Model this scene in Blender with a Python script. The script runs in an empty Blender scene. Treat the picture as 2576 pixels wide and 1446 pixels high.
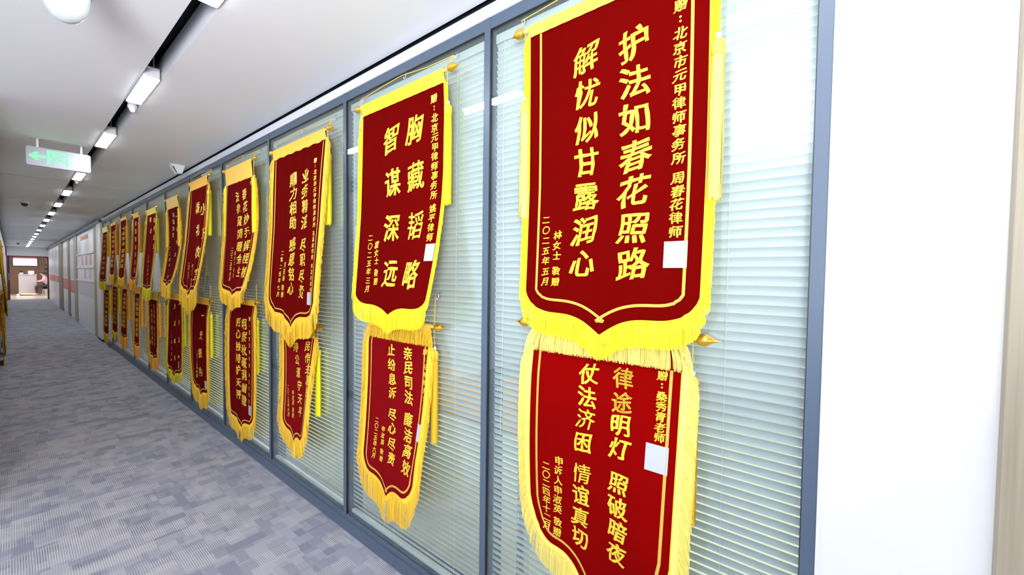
import bpy, math, random
import numpy as np
from mathutils import Vector, Matrix
random.seed(7)
SC = bpy.context.scene
COL = SC.collection
PI = math.pi

# ------------------------------------------------------------------ camera, world, light, exposure
CAM_H = 1.45          # lens height
D = 1.1524            # glass wall plane x (corridor runs along +Y, camera at x = 0, y = 0)
H = 2.50              # ceiling
YAW, PITCH, ROLL, FPX = .9011, -.0311, .0124, 998.55
cd = bpy.data.cameras.new('camera')
cam = bpy.data.objects.new('camera', cd)
COL.objects.link(cam)
SC.camera = cam
fw = Vector((math.sin(YAW)*math.cos(PITCH), math.cos(YAW)*math.cos(PITCH), math.sin(PITCH)))
rt = Vector((math.cos(YAW), -math.sin(YAW), 0))
up = rt.cross(fw)
r2 = rt*math.cos(ROLL)+up*math.sin(ROLL)
u2 = up*math.cos(ROLL)-rt*math.sin(ROLL)
M = Matrix((r2, u2, -fw)).transposed().to_4x4()
M.translation = Vector((0, 0, CAM_H))
cam.matrix_world = M
cd.sensor_width = 36
cd.lens = FPX/2576*36
cd.clip_start = .02
cd.clip_end = 80
cd.dof.use_dof = True
cd.dof.focus_distance = 1.5
cd.dof.aperture_fstop = 5.0

w = bpy.data.worlds.new('world')
SC.world = w
w.use_nodes = True
w.node_tree.nodes['Background'].inputs[0].default_value = (.82, .9, 1, 1)
w.node_tree.nodes['Background'].inputs[1].default_value = .5
SC.view_settings.view_transform = 'Standard'
SC.view_settings.look = 'None'
SC.view_settings.gamma = 1
SC.view_settings.exposure = .2
SC.view_settings.use_curve_mapping = False
SC.cycles.max_bounces = 9
SC.cycles.transparent_max_bounces = 24
SC.cycles.diffuse_bounces = 5
SC.cycles.glossy_bounces = 5
SC.cycles.caustics_reflective = False
SC.cycles.caustics_refractive = False
SC.cycles.sample_clamp_indirect = 6
SC.cycles.use_denoising = True


def area(name, loc, rot, sx, sy, power, col=(1, 1, 1)):
    l = bpy.data.lights.new(name, 'AREA')
    l.shape = 'RECTANGLE'
    l.size, l.size_y, l.energy, l.color = sx, sy, power, col
    o = bpy.data.objects.new(name, l)
    o.location, o.rotation_euler = loc, rot
    COL.objects.link(o)
    return o


PANEL_EMIT = 50
area('rear_fill', (-1.75, -3.22, 1.35), (PI/2+.35, 0, 0), 3.2, 2.0, 40, (.90, .95, 1))      # soft fill light added behind the viewer, out of view
area('ceiling_bounce_fill', (-.95, -.6, 1.55), (PI-.85, 0, 0), 1.0, 1.0, 135, (.95, .97, 1))      # added fill light, aimed up so the ceiling brightens the near end
area('office_light_near', (3.0, 1.0, 2.55), (0, 0, 0), 2.0, 3.4, 85, (.95, .98, 1))      # office ceiling lights behind the glass
area('office_light_far', (3.0, 7.5, 2.55), (0, 0, 0), 2.0, 6.0, 120, (1, .96, .9))
area('reception_light', (1.0, 33.0, 2.55), (0, 0, 0), 4.0, 4.0, 110, (1, .93, .86))

# ------------------------------------------------------------------ materials


def nd(t, typ, **kw):
    n = t.nodes.new(typ)
    for k, v in kw.items():
        setattr(n, k, v)
    return n


def mat(name, col, rough=.5, metal=0, emit=0, ecol=None, noise=None, bump=None, island=0, coat=0, spec=.5, sheen=0):
    m = bpy.data.materials.new(name)
    m.use_nodes = True
    t = m.node_tree
    b = t.nodes['Principled BSDF']
    b.inputs['Base Color'].default_value = (*col, 1)
    b.inputs['Roughness'].default_value = rough
    b.inputs['Metallic'].default_value = metal
    b.inputs['Specular IOR Level'].default_value = spec
    if coat:
        b.inputs['Coat Weight'].default_value = coat
    if sheen:
        b.inputs['Sheen Weight'].default_value = sheen
        b.inputs['Sheen Roughness'].default_value = .45
        b.inputs['Sheen Tint'].default_value = (*[min(1, c*2+.1) for c in col], 1)
    if emit:
        b.inputs['Emission Color'].default_value = (*(ecol or col), 1)
        b.inputs['Emission Strength'].default_value = emit
    tc = nd(t, 'ShaderNodeTexCoord')
    if noise:
        sc, amt, stretch = noise
        mp = nd(t, 'ShaderNodeMapping')
        mp.inputs['Scale'].default_value = stretch
        nz = nd(t, 'ShaderNodeTexNoise')
        nz.inputs['Scale'].default_value = sc
        nz.inputs['Detail'].default_value = 5
        t.links.new(tc.outputs['Object'], mp.inputs[0])
        t.links.new(mp.outputs[0], nz.inputs['Vector'])
        mx = nd(t, 'ShaderNodeMix', data_type='RGBA')
        mx.inputs['A'].default_value = (*[c*(1-amt) for c in col], 1)
        mx.inputs['B'].default_value = (*[min(1, c*(1+amt)) for c in col], 1)
        t.links.new(nz.outputs['Fac'], mx.inputs['Factor'])
        t.links.new(mx.outputs['Result'], b.inputs['Base Color'])
    if island:
        g = nd(t, 'ShaderNodeNewGeometry')
        mx = nd(t, 'ShaderNodeMix', data_type='RGBA')
        mx.inputs['A'].default_value = (*[c*(1-island) for c in col], 1)
        mx.inputs['B'].default_value = (*[min(1, c*(1+island*.5)+.01) for c in col], 1)
        t.links.new(g.outputs['Random Per Island'], mx.inputs['Factor'])
        t.links.new(mx.outputs['Result'], b.inputs['Base Color'])
    if bump:
        sc, st, stretch = bump
        mp = nd(t, 'ShaderNodeMapping')
        mp.inputs['Scale'].default_value = stretch
        nz = nd(t, 'ShaderNodeTexNoise')
        nz.inputs['Scale'].default_value = sc
        bp = nd(t, 'ShaderNodeBump')
        bp.inputs['Strength'].default_value = st
        bp.inputs['Distance'].default_value = .002
        t.links.new(tc.outputs['Object'], mp.inputs[0])
        t.links.new(mp.outputs[0], nz.inputs['Vector'])
        t.links.new(nz.outputs['Fac'], bp.inputs['Height'])
        t.links.new(bp.outputs[0], b.inputs['Normal'])
    return m


def glass_mat(name, tint=(.93, .97, .96), ior=1.72, boost=1.0):
    m = bpy.data.materials.new(name)
    m.use_nodes = True
    t = m.node_tree
    t.nodes.clear()
    out = nd(t, 'ShaderNodeOutputMaterial')
    tr = nd(t, 'ShaderNodeBsdfTransparent')
    tr.inputs[0].default_value = (*tint, 1)
    gl = nd(t, 'ShaderNodeBsdfGlossy')
    gl.inputs['Roughness'].default_value = .0
    gl.inputs['Color'].default_value = (boost, boost, boost, 1)
    g = nd(t, 'ShaderNodeNewGeometry')
    mp = nd(t, 'ShaderNodeMapRange')           # the index seen from inside the pane is the inverse one
    mp.inputs['To Min'].default_value = ior
    mp.inputs['To Max'].default_value = 1/ior
    fr = nd(t, 'ShaderNodeFresnel')
    t.links.new(g.outputs['Backfacing'], mp.inputs['Value'])
    t.links.new(mp.outputs[0], fr.inputs['IOR'])
    mx = nd(t, 'ShaderNodeMixShader')
    t.links.new(fr.outputs[0], mx.inputs[0])
    t.links.new(tr.outputs[0], mx.inputs[1])
    t.links.new(gl.outputs[0], mx.inputs[2])
    t.links.new(mx.outputs[0], out.inputs[0])
    return m


def carpet_mat():
    m = bpy.data.materials.new('carpet')
    m.use_nodes = True
    t = m.node_tree
    L = t.links.new
    b = t.nodes['Principled BSDF']
    b.inputs['Roughness'].default_value = .85
    b.inputs['Specular IOR Level'].default_value = .25
    tc = nd(t, 'ShaderNodeTexCoord')

    def blocks(sx, sy, seed, rotated=False):
        mp = nd(t, 'ShaderNodeMapping')
        mp.inputs['Location'].default_value = (seed*.37, seed*.71, 0)
        if rotated:
            mp.inputs['Rotation'].default_value = (0, 0, PI/2)
        L(tc.outputs['Object'], mp.inputs[0])
        br = nd(t, 'ShaderNodeTexBrick')
        br.offset, br.offset_frequency, br.squash, br.squash_frequency = .37, 2, .62, 3
        br.inputs['Scale'].default_value = 1
        br.inputs['Mortar Size'].default_value = 0
        br.inputs['Brick Width'].default_value = sx
        br.inputs['Row Height'].default_value = sy
        br.inputs['Color1'].default_value = (0, 0, 0, 1)
        br.inputs['Color2'].default_value = (1, 1, 1, 1)
        L(mp.outputs[0], br.inputs['Vector'])
        return br.outputs['Color']
    A = blocks(.115, .070, 1)
    B = blocks(.072, .094, 2)
    C2 = blocks(.185, .115, 3)
    # shade of each patch
    mixAB = nd(t, 'ShaderNodeMix', data_type='RGBA')
    mixAB.inputs['Factor'].default_value = .5
    L(A, mixAB.inputs['A'])
    L(B, mixAB.inputs['B'])
    r = nd(t, 'ShaderNodeValToRGB')
    r.color_ramp.interpolation = 'CONSTANT'
    e = r.color_ramp.elements
    e[0].position, e[0].color = 0, (.215, .22, .285, 1)
    e[1].position, e[1].color = .28, (.26, .263, .325, 1)
    x = e.new(.47)
    x.color = (.315, .315, .375, 1)
    x = e.new(.66)
    x.color = (.36, .355, .41, 1)
    L(mixAB.outputs['Result'], r.inputs[0])
    # fine ribs running along the corridor, light in some patches
    sp = nd(t, 'ShaderNodeSeparateXYZ')
    L(tc.outputs['Object'], sp.inputs[0])
    mu = nd(t, 'ShaderNodeMath', operation='MULTIPLY')
    mu.inputs[1].default_value = 2*PI/.0088
    L(sp.outputs['X'], mu.inputs[0])
    si = nd(t, 'ShaderNodeMath', operation='SINE')
    L(mu.outputs[0], si.inputs[0])
    th = nd(t, 'ShaderNodeMapRange')
    th.inputs['From Min'].default_value = .15
    th.inputs['From Max'].default_value = .75
    L(si.outputs[0], th.inputs['Value'])
    gate = nd(t, 'ShaderNodeMapRange')
    gate.inputs['From Min'].default_value = .42
    gate.inputs['From Max'].default_value = .60
    gate.inputs['To Min'].default_value = .14
    gate.inputs['To Max'].default_value = .75
    L(C2, gate.inputs['Value'])
    m2 = nd(t, 'ShaderNodeMath', operation='MULTIPLY')
    L(th.outputs[0], m2.inputs[0])
    L(gate.outputs[0], m2.inputs[1])
    mx = nd(t, 'ShaderNodeMix', data_type='RGBA')
    mx.inputs['B'].default_value = (.58, .56, .53, 1)
    L(m2.outputs[0], mx.inputs['Factor'])
    L(r.outputs[0], mx.inputs['A'])
    L(mx.outputs['Result'], b.inputs['Base Color'])
    nz = nd(t, 'ShaderNodeTexNoise')
    nz.inputs['Scale'].default_value = 900
    L(tc.outputs['Object'], nz.inputs['Vector'])
    ad = nd(t, 'ShaderNodeMath', operation='ADD')
    L(nz.outputs['Fac'], ad.inputs[0])
    L(si.outputs[0], ad.inputs[1])
    bp = nd(t, 'ShaderNodeBump')
    bp.inputs['Strength'].default_value = .35
    bp.inputs['Distance'].default_value = .001
    L(ad.outputs[0], bp.inputs['Height'])
    L(bp.outputs[0], b.inputs['Normal'])
    return m


def wood_mat(name, c1, c2):
    m = bpy.data.materials.new(name)
    m.use_nodes = True
    t = m.node_tree
    b = t.nodes['Principled BSDF']
    b.inputs['Roughness'].default_value = .5
    tc = nd(t, 'ShaderNodeTexCoord')
    mp = nd(t, 'ShaderNodeMapping')
    mp.inputs['Scale'].default_value = (60, 60, 1.2)
    nz = nd(t, 'ShaderNodeTexNoise')
    nz.inputs['Scale'].default_value = 1.6
    nz.inputs['Detail'].default_value = 6
    r = nd(t, 'ShaderNodeValToRGB')
    r.color_ramp.elements[0].position = .3
    r.color_ramp.elements[1].position = .72
    r.color_ramp.elements[0].color = (*c1, 1)
    r.color_ramp.elements[1].color = (*c2, 1)
    t.links.new(tc.outputs['Object'], mp.inputs[0])
    t.links.new(mp.outputs[0], nz.inputs['Vector'])
    t.links.new(nz.outputs['Fac'], r.inputs[0])
    t.links.new(r.outputs[0], b.inputs['Base Color'])
    return m


M_CEIL = mat('ceiling_paint', (.85, .87, .93), .7, noise=(3, .015, (1, 1, 1)))
M_WALL = mat('white_wall_paint', (.84, .85, .86), .6, noise=(4, .01, (1, 1, 1)))
M_DARK = mat('black_void', (.008, .012, .02), .6, noise=(9, .3, (1, 1, 1)))
M_FRAME = mat('slate_grey_powder_coat', (.082, .118, .172), .38, noise=(220, .03, (1, 1, 1)), spec=.5)
M_GASKET = mat('black_gasket', (.01, .012, .015), .5, noise=(80, .2, (1, 1, 1)))
M_CORN = mat('silver_white_trim', (.84, .86, .95), .3, noise=(5, .03, (1, 8, 1)))
M_GLASS = glass_mat('clear_pane')
M_SLAT = mat('blind_slat_enamel', (.62, .66, .67), .38, noise=(30, .02, (1, 1, 1)), spec=.6)
M_RAIL = mat('blind_rail_enamel', (.62, .68, .68), .3, noise=(20, .02, (1, 1, 1)))
M_CORDW = mat('white_ladder_cord', (.85, .87, .86), .7, noise=(300, .1, (1, 1, 1)))
M_CARPET = carpet_mat()
M_WOOD = wood_mat('light_oak_veneer', (.33, .285, .20), (.43, .375, .275))
M_WOODD = wood_mat('dull_brown_veneer', (.22, .17, .11), (.30, .24, .16))
M_OFFW = mat('office_wall_paint', (.62, .64, .62), .7, noise=(3, .02, (1, 1, 1)))
M_GOLD = mat('gold_foil_lettering', (.98, .66, .035), .32, .2, noise=(60, .12, (1, 1, 1)), spec=.7)
M_RIB = mat('gold_ribbon', (.72, .46, .07), .5, .15, bump=(900, .8, (1, 1, 1)), noise=(700, .25, (1, 1, 1)))
M_FIN = mat('gold_plastic_finial', (1.0, .55, .05), .14, .85, noise=(12, .1, (1, 1, 1)), coat=.4)
M_CORD = mat('yellow_cord', (.95, .62, .04), .6, noise=(500, .15, (1, 1, 1)))
M_ROD = mat('rod_plastic', (.80, .62, .2), .4, noise=(30, .05, (1, 1, 1)))
M_BEADW = mat('pearl_bead', (.92, .88, .86), .15, coat=.5, noise=(50, .02, (1, 1, 1)))
M_BEADR = mat('red_bead', (.6, .03, .03), .25, noise=(50, .05, (1, 1, 1)))
M_LINE = mat('orange_lining', (.85, .42, .03), .6, noise=(150, .12, (1, 1, .1)))
M_STICK = mat('white_sticker_card', (.48, .50, .56), .45, noise=(40, .01, (1, 1, 1)))
M_PLW = mat('white_plastic', (.82, .83, .85), .35, noise=(15, .015, (1, 1, 1)))
M_SIGN = mat('sign_face', (.42, .45, .52), .35, noise=(15, .02, (1, 1, 1)))
M_DOME = mat('dome_plastic', (.50, .54, .56), .3, noise=(15, .02, (1, 1, 1)))
M_PLB = mat('black_plastic', (.02, .02, .025), .25, noise=(15, .1, (1, 1, 1)))
M_PANEL = mat('lamp_diffuser', (.95, .95, .95), .4, emit=PANEL_EMIT, ecol=(.92, .96, 1))
M_METAL = mat('bracket_metal', (.55, .56, .6), .3, .8, noise=(40, .05, (1, 1, 1)))
M_GREEN = mat('exit_green', (.1, .8, .22), .5, emit=1.0, ecol=(.16, .95, .28))
M_CLEAR = glass_mat('clear_hook_plastic', (.9, .93, .95), 1.5)
M_REDP = mat('red_print', (.75, .22, .18), .5, noise=(10, .08, (1, 1, 1)))
M_ORP = mat('orange_label', (.70, .26, .10), .5, noise=(10, .05, (1, 1, 1)))
M_BOARD = mat('board_white', (.86, .87, .88), .35, noise=(6, .03, (1, 1, 1)))
M_BOARDG = mat('board_grey', (.66, .65, .66), .35, noise=(6, .06, (1, 1, 1)))
M_MAROON = mat('maroon_lacquer', (.10, .025, .03), .3, noise=(12, .15, (1, 1, 1)))
M_BROWN = wood_mat('brown_wall_veneer', (.22, .12, .075), (.28, .155, .10))
M_TILE = mat('pale_floor_tile', (.66, .60, .55), .25, noise=(4, .05, (1, 1, 1)))
M_DESK = mat('desk_laminate', (.60, .57, .62), .35, noise=(5, .02, (1, 1, 1)))
M_GLOW = mat('warm_strip_light', (1, .8, .4), .5, emit=3, ecol=(1, .68, .25))
M_SCREEN = mat('screen_white', (.9, .9, 1), .3, emit=2.4, ecol=(.92, .93, 1))
M_SCRED = mat('screen_red', (.9, .05, .08), .3, emit=1.0, ecol=(.95, .05, .10))
M_LEAF = mat('leaf_green', (.035, .12, .04), .5, island=.5)
M_POT = mat('white_pot', (.8, .8, .78), .3, noise=(9, .03, (1, 1, 1)))
M_SKIN = mat('skin', (.62, .38, .29), .5, noise=(30, .06, (1, 1, 1)))
M_PINK = mat('pink_blouse', (.78, .50, .56), .7, noise=(25, .08, (1, 1, 1)))
M_HAIR = mat('dark_hair', (.03, .02, .02), .45, noise=(60, .3, (1, 1, 1)))
M_TROU = mat('dark_trousers', (.04, .04, .05), .7, noise=(30, .2, (1, 1, 1)))
M_SHOE = mat('shoe', (.55, .25, .25), .4, noise=(30, .1, (1, 1, 1)))


def yellow(name, c):
    return mat(name, c, .55, island=.16, spec=.4)


YEL = {
    'bright': yellow('bright_yellow_fringe', (1, .88, .008)),
    'pale': yellow('pale_gold_fringe', (1, .80, .17)),
    'gold': yellow('golden_yellow_fringe', (1, .60, .025)),
    'orange': yellow('orange_yellow_fringe', (1, .44, .03)),
    'lemon': yellow('dull_lemon_fringe', (.78, .62, .01)),
}
HDR = {
    'bright': mat('bright_yellow_satin', (1, .88, .015), .45, bump=(40, .25, (1, 12, 1)), noise=(8, .04, (1, 1, 1)), sheen=.2),
    'pale': mat('pale_gold_satin', (.95, .62, .07), .45, bump=(40, .25, (1, 12, 1)), noise=(8, .04, (1, 1, 1)), sheen=.2),
    'gold': mat('golden_yellow_satin', (1, .55, .025), .45, bump=(30, .5, (1, 14, 1)), noise=(8, .06, (1, 9, 1)), sheen=.2),
    'orange': mat('orange_yellow_satin', (.92, .44, .035), .5, bump=(30, .5, (1, 14, 1)), noise=(8, .08, (1, 9, 1)), sheen=.2),
    'lemon': mat('dull_lemon_satin', (.74, .60, .01), .5, bump=(30, .5, (1, 14, 1)), noise=(8, .08, (1, 9, 1)), sheen=.2),
}
RED = {
    'crimson': mat('crimson_velvet', (.120, .0005, .0003), 1, noise=(5, .06, (1, 1, 1)), spec=.03),
    'scarlet': mat('scarlet_velvet', (.205, .0005, .0005), 1, noise=(7, .14, (1, 1, 1)), spec=.03),
    'rose': mat('rose_red_velvet', (.195, .002, .004), 1, noise=(5, .06, (1, 1, 1)), spec=.04),
    'dark': mat('dark_red_velvet', (.125, .0008, .0015), 1, noise=(6, .2, (1, 3, .3)), spec=.04),
}

# ------------------------------------------------------------------ mesh helpers


class MB:
    def __init__(s):
        s.v, s.f = [], []

    def add(s, v, f):
        b = len(s.v)
        s.v += [tuple(p) for p in v]
        s.f += [tuple(b+i for i in q) for q in f]
        return s

    def box(s, a, b):
        x0, y0, z0 = a
        x1, y1, z1 = b
        v = [(x0, y0, z0), (x1, y0, z0), (x1, y1, z0), (x0, y1, z0), (x0, y0, z1), (x1, y0, z1), (x1, y1, z1), (x0, y1, z1)]
        return s.add(v, [(0, 3, 2, 1), (4, 5, 6, 7), (0, 1, 5, 4), (1, 2, 6, 5), (2, 3, 7, 6), (3, 0, 4, 7)])

    def rbox(s, a, b, r=.01, axis='x', n=4):
        """box with rounded corners in the plane across `axis`"""
        ax = 'xyz'.index(axis)
        i, j = [k for k in range(3) if k != ax]
        pts = []
        for cx, cy, a0 in ((b[i]-r, b[j]-r, 0), (a[i]+r, b[j]-r, 90), (a[i]+r, a[j]+r, 180), (b[i]-r, a[j]+r, 270)):
            for k in range(n+1):
                t = math.radians(a0+90*k/n)
                pts.append((cx+r*math.cos(t), cy+r*math.sin(t)))
        N = len(pts)
        v = []
        for q in (a[ax], b[ax]):
            for p in pts:
                c = [0, 0, 0]
                c[ax], c[i], c[j] = q, p[0], p[1]
                v.append(c)
        f = [tuple(range(N))[::-1], tuple(range(N, 2*N))]
        f += [(k, (k+1) % N, N+(k+1) % N, N+k) for k in range(N)]
        return s.add(v, f)

    def lathe(s, prof, org=(0, 0, 0), axis='z', n=16, sgn=1):
        v = []
        for r, h in prof:
            for k in range(n):
                t = 2*PI*k/n
                a, b = r*math.cos(t), r*math.sin(t)
                p = {'z': (a, b, h*sgn), 'y': (a, h*sgn, b), 'x': (h*sgn, a, b)}[axis]
                v.append((org[0]+p[0], org[1]+p[1], org[2]+p[2]))
        m = len(prof)
        f = []
        for i in range(m-1):
            for k in range(n):
                f.append((i*n+k, i*n+(k+1) % n, (i+1)*n+(k+1) % n, (i+1)*n+k))
        f += [tuple(range(n))[::-1], tuple(range((m-1)*n, m*n))]
        return s.add(v, f)

    def tube(s, pts, r, n=6, cap=True):
        pts = [Vector(p) for p in pts]
        rr = r if isinstance(r, (list, tuple)) else [r]*len(pts)
        v = []
        for i, p in enumerate(pts):
            d = (pts[min(i+1, len(pts)-1)]-pts[max(i-1, 0)]).normalized()
            a = d.orthogonal().normalized() if abs(d.z) < .9 else d.cross(Vector((1, 0, 0))).normalized()
            if abs(d.z) < .9:
                a = d.cross(Vector((0, 0, 1))).normalized()
            b = d.cross(a)
            for k in range(n):
                t = 2*PI*k/n
                v.append(p+(a*math.cos(t)+b*math.sin(t))*rr[i])
        m = len(pts)
        f = [(i*n+k, i*n+(k+1) % n, (i+1)*n+(k+1) % n, (i+1)*n+k) for i in range(m-1) for k in range(n)]
        if cap:
            f += [tuple(range(n))[::-1], tuple(range((m-1)*n, m*n))]
        return s.add(v, f)

    def sphere(s, c, r, n=12, m=8, sz=1):
        prof = [(max(1e-4, r*math.sin(PI*i/m)), -r*sz*math.cos(PI*i/m)) for i in range(m+1)]
        return s.lathe(prof, c, 'z', n)

    def xf(s, mtx):
        s.v = [tuple(mtx @ Vector(p)) for p in s.v]
        return s


def obj(name, mb, m, parent=None, smooth=False, kind=None, mesh=None, loc=None, fix=False):
    if mesh is None:
        me = bpy.data.meshes.new(name)
        me.from_pydata(mb.v, [], mb.f)
        if fix:
            import bmesh
            bm = bmesh.new()
            bm.from_mesh(me)
            bmesh.ops.recalc_face_normals(bm, faces=bm.faces)
            bm.to_mesh(me)
            bm.free()
        me.materials.append(m)
        if smooth:
            me.shade_smooth()
            if smooth == 'auto':
                me.set_sharp_from_angle(angle=math.radians(38))
    else:
        me = mesh
    o = bpy.data.objects.new(name, me)
    COL.objects.link(o)
    if parent:
        o.parent = parent
    if loc:
        o.location = loc
    if kind:
        o['kind'] = kind
    return o


def empty(name, label, cat, loc=(0, 0, 0), group=None):
    o = bpy.data.objects.new(name, None)
    o.empty_display_size = .05
    o.location = loc
    COL.objects.link(o)
    tag(o, label, cat, group)
    return o


def tag(o, label, cat, group=None):
    o['label'], o['category'] = label, cat
    if group:
        o['group'] = group


def struct(name, mb, m, parent=None, smooth=False, **k):
    return obj(name, mb, m, parent, smooth, kind=None if parent else 'structure', **k)


def local(mb, loc):
    mb.v = [(p[0]-loc[0], p[1]-loc[1], p[2]-loc[2]) for p in mb.v]
    return mb


# ------------------------------------------------------------------ the setting
YA, YE = -3.0, 29.8           # corridor ends
XL = -.14                     # left corridor wall (starts at y = 4, the lobby opens to the left before it)
GY = [.031, 1.0605, 2.1105, 3.149, 4.163, 5.190, 6.222, 7.245, 8.283, 9.316, 10.36, 11.37]   # far edge of each mullion
MW = .0285

struct('floor', MB().add([(-3.6, -3.3, 0), (4.6, -3.3, 0), (4.6, YE, 0), (-3.6, YE, 0)], [(0, 1, 2, 3)]), M_CARPET)

# ceiling: black void above, slabs with open joints and the lamp slot
SX0, SX1 = .453, .534
ceil = struct('ceiling', MB().box((-3.6, -3.3, H+.16), (D+.10, YE+.3, H+.20)), M_DARK)
joints = [-3.3, 7.13, 15.55, 22.6, YE+.02]
for i in range(4):
    y0, y1 = joints[i]+.012, joints[i+1]-.012
    struct('ceiling_panel', MB().box((SX1, y0, H), (D-.004, y1, H+.014)), M_CEIL, ceil)
    struct('ceiling_panel', MB().box((XL if i else -3.6, y0, H), (SX0, y1, H+.014)), M_CEIL, ceil)
struct('slot_side', MB().box((SX1, -3.3, H+.0145), (SX1+.01, YE, H+.12)), M_CEIL, ceil)
struct('slot_side', MB().box((SX0-.01, -3.3, H+.0145), (SX0, YE, H+.12)), M_DARK, ceil)

# glass wall trims
Y0T, Y1T = -.9, 11.40
cr = []
for k in range(7):
    t = k/6*PI/2
    cr.append((D-.004-.004*math.sin(t), 2.479-.012*(1-math.cos(t))))
cr += [(D-.008, 2.446), (D-.0055, 2.444), (D-.0055, 2.431), (D+.05, 2.431), (D+.05, 2.479)]
mb = MB()
n = len(cr)
mb.add([(x, Y0T, z) for x, z in cr]+[(x, Y1T, z) for x, z in cr],
       [(i, (i+1) % n, n+(i+1) % n, n+i) for i in range(n)]+[tuple(range(n)), tuple(range(n, 2*n))[::-1]])
struct('trim_1', mb, M_CORN, smooth='auto', fix=True)
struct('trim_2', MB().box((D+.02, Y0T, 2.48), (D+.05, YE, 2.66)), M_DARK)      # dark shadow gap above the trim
struct('baseboard_right', MB().box((D-.006, 0.005, 0), (D+.06, Y1T, .068)), M_FRAME)

# windows (glazed bays) with frame pieces and pane
for i in range(11):
    ya, yb = GY[i], GY[i+1]
    root = struct('window_%d' % (i+1), MB().box((D-.002, ya-MW, .068), (D+.10, ya, 2.431)), M_FRAME)   # the near mullion of the bay
    struct('frame_rail', MB().box((D, ya, 2.387), (D+.10, yb-MW, 2.431)), M_FRAME, root)
    struct('frame_rail', MB().box((D, ya, .068), (D+.10, yb-MW, .096)), M_FRAME, root)
    g = MB()
    for a, b in (((D-.001, yb-MW-.0035, .096), (D+.012, yb-MW, 2.387)), ((D-.001, ya, 2.384), (D+.012, yb-MW-.0035, 2.387)),
                 ((D-.001, ya, .096), (D+.012, ya+.002, 2.384))):
        g.box(a, b)
    struct('gasket', g, M_GASKET, root)
    pane = struct('glass_pane', MB().box((D+.003, ya+.002, .096), (D+.009, yb-MW-.0035, 2.384)), M_GLASS, root)
struct('trim_3', MB().box((D-.002, GY[11]-MW, .068), (D+.10, GY[11], 2.431)), M_FRAME)

# right wall: white piece and oak jamb by the camera, then the wall beyond the glass
struct('wall_right', MB().box((D-.003, -.262, 0), (D+.10, .0025, 2.66)), M_WALL)
struct('trim_4', MB().box((D-.006, -.004, 0), (D-.003, .0025, 2.431)), M_WALL)
struct('trim_5', MB().box((D-.03, -.60, 0), (D+.10, -.262, 2.66)), M_WOOD)
struct('wall_right_near', MB().box((D, -3.3, 0), (D+.10, -.60, 2.66)), M_WALL)
WR = struct('wall_right_far', MB().box((D+.005, Y1T, 0), (D+.12, YE, 2.66)), M_WALL)
struct('column', MB().box((D-.03, 11.41, .05), (D+.004, 12.02, H-.02)), M_WALL, WR)
struct('column_base', MB().box((D-.028, 11.41, 0), (D+.004, 12.02, .05)), M_DARK, WR)
for y0, y1, m in ((12.02, 12.58, M_WOOD), (16.2, 16.95, M_WOOD), (18.4, 19.1, M_WOODD), (21.1, 22.8, M_WOODD)):
    struct('wood_post', MB().box((D-.02, y0, 0), (D+.004, y1, H-.04)), m, WR)
struct('trim_6', MB().box((D-.05, Y1T, 2.40), (D+.004, YE, 2.46)), M_FRAME)

struct('wall_left', MB().box((XL-.12, 4.0, 0), (XL, YE, 2.66)), M_WALL)
struct('wall_left_return', MB().box((-3.6, 4.0, 0), (XL-.12, 4.12, 2.66)), M_WALL)
struct('trim_7', MB().box((XL, 4.0, 2.38), (XL+.018, YE, H-.002)), M_DARK)
struct('trim_8', MB().box((XL, 4.0, 0), (XL+.012, YE, .07)), M_FRAME)
struct('wall_behind', MB().box((-3.6, -3.4, 0), (D+.1, -3.3, 2.66)), M_WALL)
struct('wall_lobby', MB().box((-3.3, -3.3, 0), (-3.2, 4.0, 2.66)), M_WALL)
wf = MB()
for x in (-3.37, -2.3, -1.75, -1.2, -.17):
    wf.box((x, -3.30, .30), (x+.03, -3.27, 2.42))
wf.box((-3.37, -3.30, .27), (-.14, -3.27, .30)).box((-3.37, -3.30, 2.42), (-.14, -3.27, 2.45))
struct('window_12', wf, M_FRAME)  # unseen window frame, added to go with the rear fill light

# office behind the glass wall
struct('wall_office_back', MB().box((4.5, -1.2, 0), (4.6, 11.6, 2.66)), M_OFFW)
struct('wall_office_near', MB().box((D+.10, -1.3, 0), (4.6, -1.2, 2.66)), M_OFFW)
struct('wall_office_far', MB().box((D+.12, 11.5, 0), (4.6, 11.6, 2.66)), M_OFFW)
struct('floor_office', MB().box((D+.10, -1.2, 0), (4.5, 11.5, .01)), mat('office_floor_vinyl', (.60, .62, .44), .5, noise=(4, .06, (1, 1, 1))))
struct('ceiling_office', MB().box((D+.10, -1.3, 2.62), (4.6, 11.6, 2.66)), M_CEIL)
struct('wall_office_header', MB().box((D+.05, -.9, 2.431), (D+.10, 11.4, 2.62)), M_FRAME)

# end wall with the open doorway, reception beyond
OX0, OX1, OZ = -.027, 1.104, 2.05
struct('wall_end', MB().box((XL-.1, YE, 0), (OX0-.08, YE+.15, 2.66)).box((OX1+.10, YE, 0), (D+.12, YE+.15, 2.66))
       .box((XL-.1, YE, OZ+.03), (D+.12, YE+.15, 2.66)).box((OX0-.08, YE, OZ), (OX1+.10, YE+.15, OZ+.03)), M_WALL)
dr = struct('door_1', MB().box((OX0-.08, YE-.02, 0), (OX0, YE+.17, OZ)).box((OX1, YE-.02, 0), (OX1+.10, YE+.17, OZ))
            .box((OX0-.08, YE-.02, OZ-.03), (OX1+.10, YE+.17, OZ+.02)), M_MAROON)
struct('door_handle', MB().tube([(OX0-.03, YE-.06, .95), (OX0-.03, YE-.06, 1.25)], .012), M_METAL, dr)
struct('threshold', MB().box((OX0, YE-.02, 0), (OX1, YE+.17, .004)), M_DARK, dr)
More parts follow.
